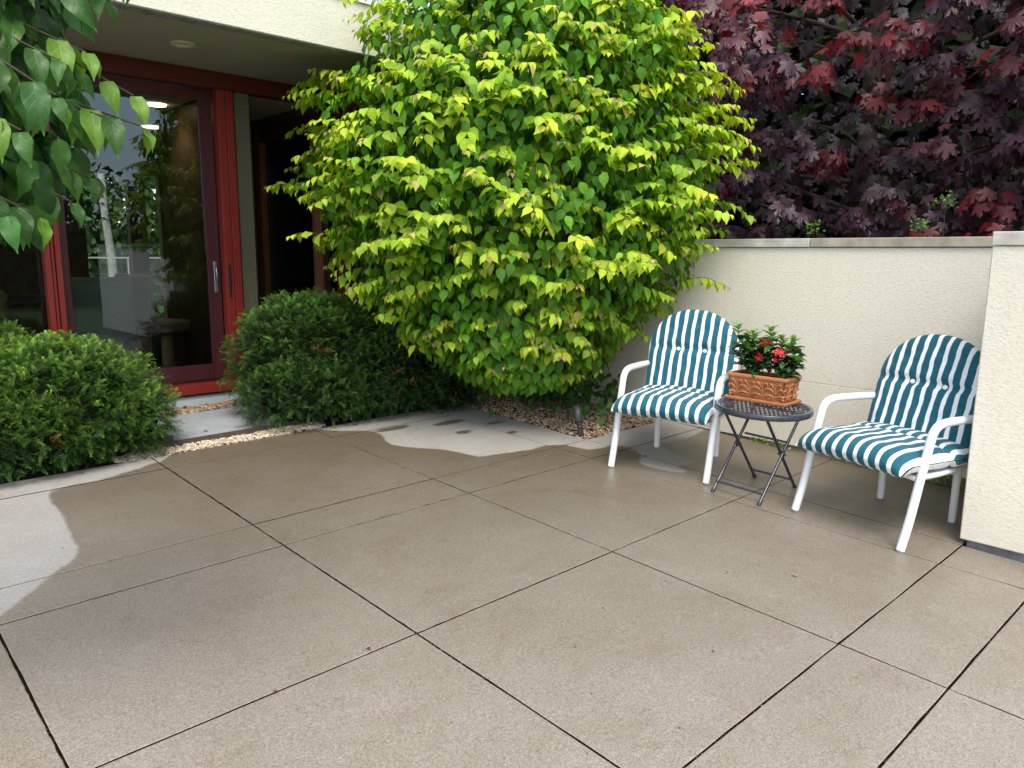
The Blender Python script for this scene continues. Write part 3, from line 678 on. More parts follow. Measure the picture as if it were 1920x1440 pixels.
leaf_cloud('woodland', np.array((6.5, 22, 4.5)), np.array((11, 1.8, 6.5)), 42000, .25, GRN, label='green woodland seen through the far windows of the house', cat='woodland')
leaf_cloud('woodland', np.array((9.0, -15, 1.35)), np.array((15, 2.0, 2.5)), 20000, .32, GRN, label='green trees across the garden, reflected in the glass', cat='woodland')
bt = empty('birch_tree', (4.76, 17, -.15)); tag(bt, 'white barked birch seen through the sliding door glass', 'tree')
m = MB(); m.tube(spline([(0, 0, 0), (.02, 0, 1.5), (-.05, 0, 3), (.06, 0, 6)], 6), [.10 - .003 * i for i in range(19)], 10); m.build('trunk', M_BIRCH, bt)
m = MB()
for k in range(22):
    z = rng.uniform(.8, 4.5); a = rng.uniform(3.2, 6.2); m.box(.12 * math.cos(a) - .04, .12 * math.cos(a) + .04, .12 * math.sin(a) - .01, .12 * math.sin(a) + .01, z, z + .02)
m.build('bark_scar', M_BLACK, bt)
gt = empty('garden_tree', (9.0, -6.5, -.15)); tag(gt, 'dark leafed tree whose branches are mirrored in the door glass', 'tree')
m = MB(); m.tube(spline([(0, 0, 0), (.05, 0, 2), (0, .1, 4.5), (0, 0, 5.5)], 5), [.16 - .006 * i for i in range(16)], 8); m.build('trunk', M_BARK, gt)
leaf_cloud('crown', np.array((8.9, -6.5, 4.6)), np.array((1.0, .9, .8)), 900, .16, DGRN, gt, base=(9.0, -6.5, -.15))
# ================================================================ OBJECTS
def rot_floor(ang):
    """rotation about z, then tipped with the sloping patio"""
    q = Vector((0, 0, 1)).rotation_difference(FLOOR_N)
    return q @ Matrix.Rotation(ang, 3, 'Z').to_quaternion()
# ---------------------------------------------------------------- armchairs
def cushion_mesh(kind):
    m = MB(); NU, NV = 44, 40
    us = [math.sin(math.pi / 2 * (2 * i / NU - 1)) * .35 + (2 * i / NU - 1) * .65 for i in range(NU + 1)]
    vsn = [(1 - math.cos(math.pi * j / NV)) / 2 * .5 + j / NV * .5 for j in range(NV + 1)]
    T = .105 if kind == 'back' else .150; L = .655 if kind == 'back' else .70
    ph = 1.3 if kind == 'back' else .4
    def hw(h):
        if kind == 'back':
            if h < .36: return .325 - .012 * math.sin(h / .36 * math.pi * .5 + 1.57)
            q = (h - .36) / (L - .36 + .001); return .325 * max(0, 1 - q ** 2.15) ** .5
        return .334 - .014 * (h / L) + (.010 if h < .2 else 0)
    def pt(i, j, side):
        u = us[i]; v = vsn[j]; h = v * L; w = max(hw(h), .001)
        x = u * w; e = max(0, 1 - abs(u) ** 5) ** .5
        ev = max(0, 1 - abs(2 * v - 1) ** 9) ** .5
        if kind == 'back' and h > .36:
            e = max(0, 1 - abs(u) ** 5 ) ** .5
        th = T / 2 * e * ev
        if kind == 'back':
            d = abs(h - .36); th *= 1 - .52 * math.exp(-(d / .016) ** 2)
            for bx in (-.096, .096):
                r2 = ((x - bx) ** 2 + (h - .36) ** 2); th *= 1 - .55 * math.exp(-r2 / .032 ** 2)
            th += .0032 * e * ev * (math.sin(x * 55 + h * 21 + ph) * math.sin(h * 70 + ph) + math.sin(x * 23 + 1.1) * math.cos(h * 38))
            sl = (x * .012) * math.sin(h * 9)
            y = side * th; z0 = .415 + h * .965; yy = -.225 - h * .285 - .03 * math.sin(h / L * math.pi) * 0 + y
            xs = x + .0008 * math.sin(h * 16 + ph) * (1 - abs(u))
            return (xs, yy, z0 + y * .28), (x + .0012 * math.sin(h * 34 + x * 30), h)
        # seat: from the back (h=0) rolling down over the front
        d = abs(h - .22); th *= 1 - .25 * math.exp(-(d / .02) ** 2)
        th += .003 * e * ev * (math.sin(x * 37 + h * 12) * math.sin(h * 33 + 1))
        if h < .56: cy, cz, a = -.262 + h, .438 + .018 * (h / .56), 0.03
        else:
            q = (h - .56) / .14; x *= 1 - .015 * q ** 3; a = q * .85; cy = -.262 + .56 + .125 * math.sin(a) / 1.0 ; cz = .456 - .125 * (1 - math.cos(a))
        ny, nz = math.sin(a), math.cos(a)
        return (x * (1 + .03 * (side < 0)), cy + ny * th * side, cz + nz * th * side + .006 * math.cos(x * 9)), (x + .002 * math.sin(h * 40 + x * 9), h)
    V = []; UV = []; F = []; W = NU + 1
    for side in (1, -1):
        for j in range(NV + 1):
            for i in range(NU + 1):
                p, uv = pt(i, j, side); V.append(p); UV.append(uv)
    off = (NV + 1) * W
    for j in range(NV):
        for i in range(NU):
            a = j * W + i; q = (a, a + 1, a + W + 1, a + W)
            if kind == 'back': F.append(q[::-1]); F.append(tuple(off + k for k in q))
            else: F.append(q); F.append(tuple(off + k for k in q[::-1]))
    m.add(V, F, True, UV); return m
def make_chair(loc, ang, label):
    t = empty('garden_armchair', loc, rot_floor(ang)); tag(t, label, 'chair', 'white tube armchairs with striped cushions')
    R = .0225
    for s in (-1, 1):
        path = spline([(s * .328, .332, .006), (s * .328, .282, .165), (s * .328, .229, .40), (s * .328, .186, .575), (s * .328, .176, .605), (s * .328, .150, .636), (s * .328, .105, .652), (s * .326, .03, .655), (s * .322, -.15, .648), (s * .312, -.30, .640), (s * .306, -.372, .638)], 6)
        m = MB(); m.tube(path[:19], R, 16); m.build('leg', M_WHITE, t)
        m = MB(); m.tube([(s * .328, .334, -.003), (s * .328, .331, .0055)], [R * .8, R * 1.01], 16); m.build('foot_cap', simple_cap, t)
        m = MB(); m.tube(path[18:], R, 16)
        m.build('armrest', M_WHITE, t)
        m = MB(); m.tube([(s * .222, -.33, .006), (s * .222, -.315, .36)], R * .92, 16); m.build('leg', M_WHITE, t)
        m = MB(); m.tube([(s * .222, -.33, -.002), (s * .222, -.33, .0055)], R * .9, 16); m.build('foot_cap', simple_cap, t)
    m = MB()
    m.tube(spline([(-.305, .235, .375), (-.30, .05, .365), (-.285, -.22, .362), (-.25, -.30, .362), (0, -.315, .362), (.25, -.30, .362), (.285, -.22, .362), (.30, .05, .365), (.305, .235, .375)], 5), .017, 12)
    m.tube(spline([(-.306, .232, .372), (-.22, .236, .378), (0, .238, .378), (.22, .236, .378), (.306, .232, .372)], 6), .017, 12)
    m.build('seat_frame', M_WHITE, t)
    m = MB(); m.box(-.285, .285, -.28, .25, .374, .380, b=.002); m.build('seat_sling', M_WHITE, t)
    m = MB(); pts = [(-.285, -.285, .37), (-.305, -.355, .55), (-.30, -.42, .74)] + [(-.30 * math.cos(a), -.445 - .05 * math.sin(a), .76 + .225 * math.sin(a)) for a in np.linspace(.2, math.pi - .2, 12)] + [(.30, -.42, .74), (.305, -.355, .55), (.285, -.285, .37)]
    m.tube(spline(pts, 3), .0165, 12); m.build('back_frame', M_WHITE, t)
    cushion_mesh('seat').build('seat_cushion', M_FAB, t, uv=True)
    bc = cushion_mesh('back').build('back_cushion', M_FAB, t, uv=True)
    for s in (-1, 1):
        h = .36; m = MB(); m.lathe([(0, .010), (.009, .009), (.0145, .004), (.015, 0), (.012, -.008)], (0, 0, 0), 18)
        bo = m.build('button', M_WHITE, bc); bo.location = (s * .096, -.225 - h * .285 + .026, .415 + h * .965 + .004); bo.rotation_euler = (R_(-74), 0, 0)
    # tie at the side
    m = MB(); m.tube(spline([(.315, -.25, .44), (.335, -.27, .43), (.33, -.29, .39)], 4), .003, 6); m.build('tie', M_WHITE, t)
    return t
simple_cap = simple('grey_foot_cap', (.35, .36, .37), .6, .05)
make_chair((4.378, 2.999, zf(4.378, 2.999)), R_(107.86), 'white tube armchair with teal striped cushions, nearest the lime green shrub')
make_chair((4.408, 1.582, zf(4.408, 1.582)), R_(77.77), 'white tube armchair with teal striped cushions, partly hidden by the stepped wall section')

# ---------------------------------------------------------------- folding table
tx, ty = 4.31, 2.315; tz = .553
t = empty('folding_side_table', (tx, ty, zf(tx, ty)), rot_floor(0)); tag(t, 'round black metal folding table with crossed legs between the two striped armchairs', 'table')
m = MB(); m.lathe([(.272, .0), (.290, .0), (.294, -.004), (.294, -.030), (.290, -.034), (.272, -.034), (.268, -.028), (.268, -.004), (.272, .0)], (0, 0, tz), 56); m.build('rim', M_TBL, t)
m = MB(); sp = .0255; n_ = int(.268 / sp)
for k in range(-n_, n_ + 1):
    q = k * sp; hlf = math.sqrt(max(0, .2695 ** 2 - q * q))
    m.box(-hlf, hlf, q - .0065, q + .0065, tz - .010, tz - .006)
n2 = int(.268 / .044)
for k in range(-n2, n2 + 1):
    q = k * .044; hlf = math.sqrt(max(0, .2695 ** 2 - q * q)); m.box(q - .005, q + .005, -hlf, hlf, tz - .0055, tz - .002)
mt = m.build('mesh_top', M_TBL, t); mt['kind'] = 'stuff'; mt.rotation_euler = (0, 0, R_(32))
for s in (-1, 1):
    y0 = s * .158
    for (xa, xb, off) in ((-.240, .205, 0), (.235, -.205, -s * .017)):
        m = MB(); y = y0 + off
        m.tube([(xa, y, .008), (xa * .95, y, .022), (xb, y, tz - .036)], [.0125, .0095, .0095], 10)
        m.tube([(xa * 1.02, y, .0), (xa * .985, y, .018)], [.0125, .0125], 10)
        m.build('leg', M_TBL, t)
    m = MB(); m.tube([(0.0, y0 - s * .03, .272), (0.0, y0 + s * .014, .272)], .010, 10); m.box(-.012, .012, y0 - .006, y0 + .006, .25, .30, b=.003); m.build('hinge', M_TBL, t)
for (x, z, yy) in ((-.205, .062, .158), (.196, .062, .141), (.062, .335, .141), (.15, tz - .045, .158), (-.15, tz - .045, .141)):
    m = MB(); m.tube([(x, -yy, z), (x, yy, z)], .0075, 8); m.build('crossbar', M_TBL, t)

# ---------------------------------------------------------------- planter
px_, py_ = 4.415, 2.365; pz = zf(px_, py_) + tz + .001
pl = empty('terracotta_planter', (px_, py_, pz)); tag(pl, 'rectangular terracotta planter with raised leaf ornament on the round table', 'planter')
def frust(m, x, y, z0, z1, X, Y):
    vs = [(-x, -y, z0), (x, -y, z0), (x, y, z0), (-x, y, z0), (-X, -Y, z1), (X, -Y, z1), (X, Y, z1), (-X, Y, z1)]
    m.add(vs, [(0, 3, 2, 1), (4, 5, 6, 7), (0, 1, 5, 4), (1, 2, 6, 5), (2, 3, 7, 6), (3, 0, 4, 7)])
HL, HW = .20, .095; HH = .165
m = MB()
for (sx, sy) in ((1, 0), (-1, 0), (0, 1), (0, -1)):
    # four leaning walls
    tN = .012
    b0, b1 = (HW * .80, HL * .86), (HW, HL * .97)
    if sx: vs = [(sx * b0[0], -b0[1], .018), (sx * b0[0], b0[1], .018), (sx * b1[0], b1[1], .15), (sx * b1[0], -b1[1], .15)]
    else: vs = [(-b0[0], sy * b0[1], .018), (b0[0], sy * b0[1], .018), (b1[0], sy * b1[1], .15), (-b1[0], sy * b1[1], .15)]
    iv = [(x - sx * tN, y - sy * tN, z) for x, y, z in vs]
    fs = [(0, 1, 2, 3), (7, 6, 5, 4), (0, 4, 5, 1), (1, 5, 6, 2), (2, 6, 7, 3), (3, 7, 4, 0)]
    m.add(vs + iv, fs)
m.box(-HW * .8, HW * .8, -HL * .86, HL * .86, .018, .03)
m.build('pot', M_TERRA, pl)
m = MB()
for (a, b, c, d) in ((-HW - .008, -HW + .016, -HL - .004, HL + .004), (HW - .016, HW + .008, -HL - .004, HL + .004), (-HW + .0165, HW - .0165, -HL - .004, -HL + .018), (-HW + .0165, HW - .0165, HL - .018, HL + .004)):
    m.box(a, b, c, d, .1505, .172, b=.004)
m.build('rim', M_TERRA, pl)
m = MB(); m.box(-HW - .012, HW + .012, -HL - .002, HL + .002, 0, .006, b=.002)
for (a, b, c, d) in ((-HW - .016, -HW - .006, -HL - .006, HL + .006), (HW + .006, HW + .016, -HL - .006, HL + .006), (-HW - .0055, HW + .0055, -HL - .006, -HL + .004), (-HW - .0055, HW + .0055, HL - .004, HL + .006)):
    m.box(a, b, c, d, .0062, .024, b=.003)
m.build('saucer', M_TERRA, pl)
def ornament(m, P, U, Nn, s):
    """a sprig of raised leaves; P foot, U across, Nn outwards"""
    P = Vector(P); U = Vector(U); Nn = Vector(Nn); Z = Vector((0, 0, 1)) + Nn * .16
    g = lambda a, b, c=0: P + U * a * s + Z * b * s + Nn * c
    m.tube(spline([g(0, 0, .001), g(0, .4, .003), g(0, .95, .002)], 4), [.004, .0045, .005, .005, .0052, .005, .0045, .004, .006], 7)
    for sd_ in (-1, 1):
        for (h0, dx, dy, r) in ((.10, .52, .16, .0052), (.30, .50, .36, .005), (.52, .36, .44, .0045)):
            m.tube(spline([g(0, h0, .001), g(sd_ * dx * .45, h0 + dy * .8, .004), g(sd_ * dx * .85, h0 + dy, .006), g(sd_ * dx, h0 + dy * .45, .004)], 3), [r * k for k in (.5, .8, 1, 1.15, 1.2, 1.15, 1.0, .8, .6, .4)], 7)
        m.tube(spline([g(sd_ * .1, .02, .001), g(sd_ * .35, .14, .005), g(sd_ * .5, .05, .004), g(sd_ * .38, -.04, .003)], 3), .004, 6)
for k in range(4):
    y = -.132 + k * .088
    m = MB(); ornament(m, (-HW * .815, y, .030), (0, -1, 0), (-1, 0, 0), .105); m.build('leaf_relief', M_TERRA, pl)
for sy in (-1, 1):
    for k in (-1, 1):
        m = MB(); ornament(m, (k * .040, sy * (HL * .87), .030), (sy, 0, 0), (0, sy, 0), .105); m.build('leaf_relief', M_TERRA, pl)
box('potting_soil', M_POTSOIL, pl, -HW + .016, HW - .016, -HL + .02, HL - .02, .12, .146, b=.004)
box('perlite_patch', M_PERL, pl, -HW + .018, -HW + .05, .03, .13, .1465, .150, b=.0015)

mv = empty('mandevilla', (px_, py_, pz + .145)); tag(mv, 'flowering plant with glossy dark leaves and red blooms in the terracotta planter', 'plant')
LP = []; LA = []; LN = []; LS = []; LC = []
st = MB(); heads = []
for k, (sx_, sy_, hgt) in enumerate([(-.02, .155, .27), (.02, .13, .22), (-.03, .10, .17), (0, .06, .24), (.03, .02, .20), (-.03, .03, .15), (.0, -.03, .27), (-.02, -.06, .23), (.03, -.10, .22), (-.03, -.12, .19), (0, -.165, .22), (-.03, -.17, .12), (.03, .09, .2), (.02, -.15, .16)]):
    hgt *= 1.16; lx, ly = rng.normal(0, .02), rng.normal(0, .025) + sy_ * .22
    pts = spline([(sx_ * .6, sy_ * .9, 0), (sx_ + lx * .4, sy_ + ly * .4, hgt * .5), (sx_ + lx, sy_ + ly, hgt)], 6); st.tube(pts, [.0028 - .0012 * i / len(pts) for i in range(len(pts))], 6)
    nl = int(6 + hgt * 28); heads.append(pts[-1])
    for q in range(nl):
        f = .22 + .78 * (q + 1) / nl; p = pts[min(len(pts) - 1, int(f * (len(pts) - 1)))]; top = f > .85
        for sgn in (0, math.pi):
            a = q * 1.571 + sgn + rng.normal(0, .35); up = .9 if top else rng.uniform(-.15, .6)
            LP.append(tuple(p)); LA.append((math.cos(a), math.sin(a), up)); LN.append((-math.cos(a) * up * .6, -math.sin(a) * up * .6, 1))
            LS.append(rng.uniform(.062, .088) * (.85 if top else 1.15)); LC.append((.16, .32, .05) if top else ((.030, .085, .028) if rng.random() < .6 else (.07, .17, .04)))
st.build('stems', M_TWIG, mv)
LP, LA, LN = map(np.array, (LP, LA, LN))
split_parts('leaf', 'foliage', T_MAND, frames(LA, LN), LS, LP + np.array(mv.location), jitter(LC, .15), M_MAND, mv, n=200, cell=2.0)
def flower(p, d, s, bud=False):
    m = MB(); V = []; F = []
    V.append((0, 0, 0)); nP = 5
    for k in range(nP):
        a = 2 * math.pi * k / nP
        for (da, r, z) in ((-.5, .35, .2), (-.42, .85, .28), (0.05, 1.0, .2), (.42, .8, .3)):
            V.append((math.cos(a + da) * r, math.sin(a + da) * r, z + .06 * math.sin(k * 2.1)))
    m2 = [(0, 1 + k * 4 + j, 1 + k * 4 + j + 1) for k in range(nP) for j in range(3)]
    tv = np.array(V); tv[:, :2] *= (1 if not bud else .35); tv[:, 2] -= .25
    a = np.array([d]); o = batch('flower', tv, np.array(m2), np.zeros((len(V), 2)), frames(np.cross(a, (0, .3, 1)), a), [s], np.array([p]), jitter([(.80, .018, .022)], .08), M_PETAL, mv)
    m = MB(); m.tube([Vector(p) - Vector(d).normalized() * s * 1.1, Vector(p) - Vector(d).normalized() * s * .1], [s * .10, s * .2], 8); m.build('flower_tube', M_PETAL_TUBE, mv)
M_PETAL_TUBE = simple('flower_tube_red', (.5, .03, .02), .5, .2)
for (p, d, s, bd) in [((-.05, -.02, .205), (-1, .2, .35), .022, 0), ((-.055, .005, .125), (-1, .3, .2), .028, 0), ((-.06, .02, .115), (-.8, .6, .1), .018, 0), ((-.05, -.115, .165), (-1, 0, .5), .026, 0), ((-.05, -.145, .160), (-.9, -.4, .4), .024, 0), ((-.055, -.105, .118), (-1, .1, .1), .015, 0), ((-.03, .00, .235), (-.5, .3, .9), .020, 1), ((-.05, -.075, .14), (-1, .2, .2), .010, 1), ((-.04, -.045, .215), (-1, -.2, .4), .018, 0)]:
    flower((p[0] - .012, p[1], p[2] * 1.12), d, s * 1.15, bd)

# ---------------------------------------------------------------- spike light
sl = empty('garden_spotlight', (4.405, 3.868, zf(4.4, 3.87) - .02)); tag(sl, 'dark bronze spike light stuck in the gravel bed near the shrub', 'light')
D = Vector((-.028, .035, .235)).normalized()
sl.rotation_mode = 'QUATERNION'; sl.rotation_quaternion = Vector((0, 0, 1)).rotation_difference(D)
m = MB(); m.lathe([(.004, -.06), (.022, .03), (.024, .085), (.016, .092)], seg=6, smooth=False); m.build('spike', M_BRONZE, sl)
m = MB(); m.lathe([(.017, .088), (.027, .092), (.027, .104), (.022, .108), (.022, .118), (.028, .122), (.028, .132), (.02, .136)], seg=24); m.build('knuckle', M_BRONZE, sl)
m = MB(); m.lathe([(.02, .133), (.031, .137), (.033, .150), (.034, .265), (.0315, .265), (.031, .245), (0, .243)], seg=28); m.build('lamp_head', M_BRONZE, sl)
m = MB(); m.tube(spline([(4.36 + .06, 3.93, .20), (4.45, 4.15, .178), (4.40, 4.4, .19), (4.55, 4.7, .18)], 8), .004, 6); tag(m.build('cable', M_BLACK), 'thin dark cable lying on the gravel behind the spike light', 'cable')

# ================================================================ VEGETATION
# ---------------------------------------------------------------- lime green shrub
E1 = np.array((.7285, -.685, 0)); E2 = np.array((.685, .7285, 0)); SCN = np.array((4.33, 4.52, 0)) + E1 * -.02
ZP = np.array([.45, .66, .88, 1.22, 1.43, 1.65, 2.13, 2.5, 2.71, 3.0, 3.3, 3.6, 3.95])
RL = np.array([.10, .62, .98, 1.38, 1.55, 1.76, 1.98, 1.84, 1.78, 1.60, 1.32, .95, .2])
RRr = np.array([.40, .80, 1.0, 1.48, 1.62, 1.76, 1.80, 1.77, 1.72, 1.60, 1.45, 1.1, .25])
RD = np.array([.25, .60, .82, 1.05, 1.22, 1.34, 1.42, 1.40, 1.36, 1.26, 1.12, .9, .2])
def env(z, c):
    """radius of the crown at height z in direction c (cos: +1 = lateral right)"""
    lat = np.where(c > 0, np.interp(z, ZP, RRr), np.interp(z, ZP, RL)); dep = np.interp(z, ZP, RD)
    s2 = 1 - c * c; return 1 / np.sqrt(c * c / lat ** 2 + s2 / dep ** 2)
shrub = empty('lime_shrub', (4.95, 4.9, .2)); tag(shrub, 'big rounded shrub with lime green heart shaped leaves, in the corner by the stucco wall', 'shrub')
def legal(p):
    wall = (p[:, 0] > 5.33) & (p[:, 2] < 1.78); fac = p[:, 1] > 6.55; fas = (p[:, 1] > 5.20) & (p[:, 2] > 2.98)
    low = p[:, 2] < .26 + 0 * p[:, 0]
    ch = (np.abs(p[:, 0] - 4.55) < .50) & (p[:, 1] < 3.46) & (p[:, 2] < 1.24)
    return ~(wall | fac | fas | low | ch)
lp = []; la = []; ln = []; ls = []; lc = []; twig = MB(); tips = []
NS = 1150
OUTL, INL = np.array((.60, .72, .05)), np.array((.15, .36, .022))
LONG = [(2.09, math.pi + .05, 1.02), (2.12, math.pi - .1, .99), (2.98, math.pi + .1, 1.10), (1.70, math.pi + .15, 1.02), (2.5, math.pi, 1.0), (2.72, math.pi + .2, 1.02), (2.3, -.1, 1.05), (1.85, -.2, 1.05), (2.65, .0, 1.08), (1.35, -.35, 1.12), (1.2, -.5, 1.12), (3.2, -.6, 1.1), (3.3, math.pi + .5, 1.12), (1.15, math.pi + .6, 1.08), (.85, -1.2, 1.1), (.8, -2.0, 1.1), (1.05, -.25, 1.1), (.95, -.45, 1.1)]
for k in range(NS):
    z = rng.uniform(.60, 3.75); th = rng.uniform(0, 2 * math.pi)
    tier = z * 17 + 1.9 * math.sin(th * 2.3 + 1) + 1.6 * math.sin(th * 5.1); z = z + .062 * math.sin(tier)
    if k < len(LONG): z, th = LONG[k][:2]
    elif math.sin(th) > .25 and rng.random() < .72: continue
    c = math.cos(th); d = E1 * c + E2 * math.sin(th)
    r = float(env(np.array(z), np.array(c))) * (1 + .10 * math.sin(th * 5 + z * 4) * math.sin(z * 6 + th) - (.19 * rng.random() ** 1.5)) * (.965 + .02 * math.cos(tier))
    if k % 14 == 0: r *= 1.07
    if k < len(LONG): r = float(env(np.array(z), np.array(c))) * LONG[k][2]
    L = rng.uniform(.30, .52) * min(1, r / .8 + .2)
    low = z < 1.0
    rise = .34 * (z - .8) / 3 + (0.15 if low else 0) + rng.normal(0, .22)
    p_end = SCN + d * r + (0, 0, z); p0 = SCN + d * (r - L * .93) + np.array((0, 0, z - rise * L + .10 * L))
    swerve = np.cross(d, (0, 0, 1)) * rng.normal(0, .22) * L; p0 = p0 + swerve
    pm = (p0 + p_end) / 2 + (0, 0, .13 * L)
    npair = int(L / .047); pts = spline([p0, pm, p_end], 6); P_ = np.array([tuple(q) for q in pts])
    if not legal(P_[-1:])[0]: continue
    if k % 3 == 0: twig.tube([tuple(q) for q in P_ - np.array(shrub.location)], [.0035 - .0022 * i / len(P_) for i in range(len(P_))], 4, caps=False)
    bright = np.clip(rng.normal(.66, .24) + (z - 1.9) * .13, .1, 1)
    for q in range(npair):
        f = (q + .6) / npair; i0 = min(len(P_) - 2, int(f * (len(P_) - 1))); fr_ = f * (len(P_) - 1) - i0
        p = P_[i0] * (1 - fr_) + P_[i0 + 1] * fr_; tg = unit(P_[i0 + 1] - P_[i0]); sd_ = unit(np.cross(tg, (0, 0, 1)))
        last = q == npair - 1
        for sg in (-1, 1):
            if rng.random() < .06: continue
            ax = sd_ * sg * rng.uniform(.30, 1.0) + tg * rng.uniform(.1, .9) + np.array((0, 0, -rng.uniform(.15, .85) - (.3 if z < 1.6 else 0))) + rng.normal(0, .15, 3)
            if last: ax = sd_ * sg * .5 + tg * .8 + (0, 0, -.5)
            nr = d * .75 + np.array((0, 0, .9)) + sd_ * sg * .35 + rng.normal(0, .28, 3)
            lp.append(p + sd_ * sg * .008); la.append(ax); ln.append(nr)
            s = rng.uniform(.072, .134) * (1 - .42 * f ** 3) * (.6 if last else 1); ls.append(s)
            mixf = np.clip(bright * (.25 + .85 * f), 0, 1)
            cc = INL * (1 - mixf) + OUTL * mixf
            if last and rng.random() < .28: cc = np.array((.40, .27, .17))
            elif f > .8 and rng.random() < .12: cc = np.array((.52, .46, .12))
            lc.append(cc)
    if k % 9 == 0: tips.append(p0)
lp, la, ln, ls, lc = map(np.array, (lp, la, ln, ls, lc))
# inner, older and darker leaves
n = 12500; th = rng.uniform(0, 2 * math.pi, n); z = rng.uniform(.55, 3.6, n); c = np.cos(th); rr = env(z, c) * rng.uniform(.42, .86, n)
pi_ = SCN + (E1 * c[:, None] + E2 * np.sin(th)[:, None]) * rr[:, None] + np.stack([0 * z, 0 * z, z], -1)
d_ = E1 * c[:, None] + E2 * np.sin(th)[:, None]
ai = d_ * .35 + rng.normal(0, .45, (n, 3)) + (0, 0, -1.0); ni = d_ * .8 + rng.normal(0, .3, (n, 3)) + (0, 0, .6)
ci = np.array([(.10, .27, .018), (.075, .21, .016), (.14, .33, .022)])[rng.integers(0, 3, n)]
# suckers round the foot
n2 = 420; ps = np.stack([rng.normal(4.98, .26, n2), rng.normal(4.62, .32, n2), rng.uniform(.24, .58, n2)], -1)
as_ = rng.normal(0, .6, (n2, 3)) + (-.4, -.4, -.5); ns_ = rng.normal(0, .3, (n2, 3)) + (-.5, -.5, 1)
cs_ = np.tile((.045, .13, .02), (n2, 1))
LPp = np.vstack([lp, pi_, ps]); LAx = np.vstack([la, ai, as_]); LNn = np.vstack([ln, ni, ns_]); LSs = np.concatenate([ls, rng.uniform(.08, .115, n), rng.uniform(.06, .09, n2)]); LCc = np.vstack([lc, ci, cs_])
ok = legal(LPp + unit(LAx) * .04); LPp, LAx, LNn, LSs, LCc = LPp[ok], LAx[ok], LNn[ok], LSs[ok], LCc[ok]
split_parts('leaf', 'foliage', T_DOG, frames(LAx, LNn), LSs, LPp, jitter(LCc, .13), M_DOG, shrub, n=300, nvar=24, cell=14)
twig.build('twigs', M_TWIG, shrub)['kind'] = 'stuff'
bl = np.array(shrub.location)
for k in range(9):
    a = rng.uniform(0, 6.28); b0 = np.array((.12 * math.cos(a), .14 * math.sin(a), -.08))
    tgt = SCN + E1 * rng.uniform(-.9, .9) - E2 * rng.uniform(-.3, .7) + np.array((0, 0, rng.uniform(1.7, 2.9))) - bl
    m = MB(); m.tube(spline([b0, b0 * 1.4 + (tgt - b0) * .3 + (0, 0, .25), tgt * .7 + (0, 0, .25), tgt], 6), [.020 - .0008 * i for i in range(19)], 7); m.build('stem', M_BARK, shrub)
br = MB()
for p in tips:
    q = np.array(p) - bl; br.tube(spline([(0, 0, .5), q * (.45, .45, .6), q], 5), [.009, .008, .008, .007, .007, .006, .005, .005, .004, .004, .003], 5, caps=False)
br.build('branches', M_BARK, shrub)['kind'] = 'stuff'

# ---------------------------------------------------------------- yews
def yew(name, label, lobes, n, base, cols, brown=()):
    t = empty(name, base); tag(t, label, 'bush', 'clipped yew bushes by the door'); P = []; A = []; Nn = []; S = []; C = []
    area = sum(l[1][0] * l[1][2] for l in lobes)
    for (c, r) in lobes:
        k = int(n * r[0] * r[2] / area); d = unit(rng.normal(size=(k, 3))); d[:, 2] = np.where(d[:, 2] < -.55, -d[:, 2], d[:, 2])
        lump = 1 + .05 * np.sin(d[:, 0] * 17 + 2) * np.sin(d[:, 2] * 15 + d[:, 1] * 9) + .055 * np.sin(d[:, 0] * 11 + c[0] * 9) * np.sin(d[:, 2] * 9 + 1) + .05 * np.sin(d[:, 1] * 13 + d[:, 2] * 6) + .03 * np.sin(d[:, 0] * 29) * np.sin(d[:, 2] * 31)
        dep = 1 - .20 * rng.random(k) ** 1.6
        p = np.array(c) + d * np.array(r) * (lump * dep)[:, None]
        ax = unit(d / np.array(r)) * .85 + rng.normal(0, .52, (k, 3)) + (0, 0, .22); nr = rng.normal(0, .35, (k, 3)) + (0, 0, 1) + d * .5
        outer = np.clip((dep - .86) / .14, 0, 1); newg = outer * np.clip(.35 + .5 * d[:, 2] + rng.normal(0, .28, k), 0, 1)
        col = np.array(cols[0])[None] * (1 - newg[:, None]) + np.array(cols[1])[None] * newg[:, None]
        inside = np.zeros(k, bool)
        for (c2, r2) in lobes:
            if c2 is not c: inside |= (((p - np.array(c2)) / np.array(r2)) ** 2).sum(1) < .62
        keep = ~inside & (p[:, 2] > SX * p[:, 0] + SY * p[:, 1] + .02) & (p[:, 1] < 6.64)
        P.append(p[keep]); A.append(ax[keep]); Nn.append(nr[keep]); S.append(rng.uniform(.036, .062, k)[keep]); C.append(col[keep])
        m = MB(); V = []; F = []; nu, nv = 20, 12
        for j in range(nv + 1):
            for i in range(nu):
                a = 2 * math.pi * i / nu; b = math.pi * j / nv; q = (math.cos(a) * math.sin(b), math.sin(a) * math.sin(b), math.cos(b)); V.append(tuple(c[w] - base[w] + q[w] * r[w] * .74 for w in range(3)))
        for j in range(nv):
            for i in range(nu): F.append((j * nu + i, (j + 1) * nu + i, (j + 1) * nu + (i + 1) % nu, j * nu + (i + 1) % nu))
        m.add(V, F, True); m.build('dark_core', M_CORE, t)  # solid filler that stops see-through, coloured as the bush's dark interior
    P, A, Nn, S, C = np.vstack(P), np.vstack(A), np.vstack(Nn), np.concatenate(S), np.vstack(C)
    for q in brown:
        q0 = P[np.argmin(np.linalg.norm(P - np.array(q), axis=1))]; w = np.linalg.norm(P - q0, axis=1) < .05
        C[w] = C[w] * .25 + np.array((.30, .11, .03)) * .75
    split_parts('shoot', 'foliage', T_YEW, frames(A, Nn), S, P, jitter(C, .2), M_YEW, t, n=300, nvar=16, cell=8)
    return t
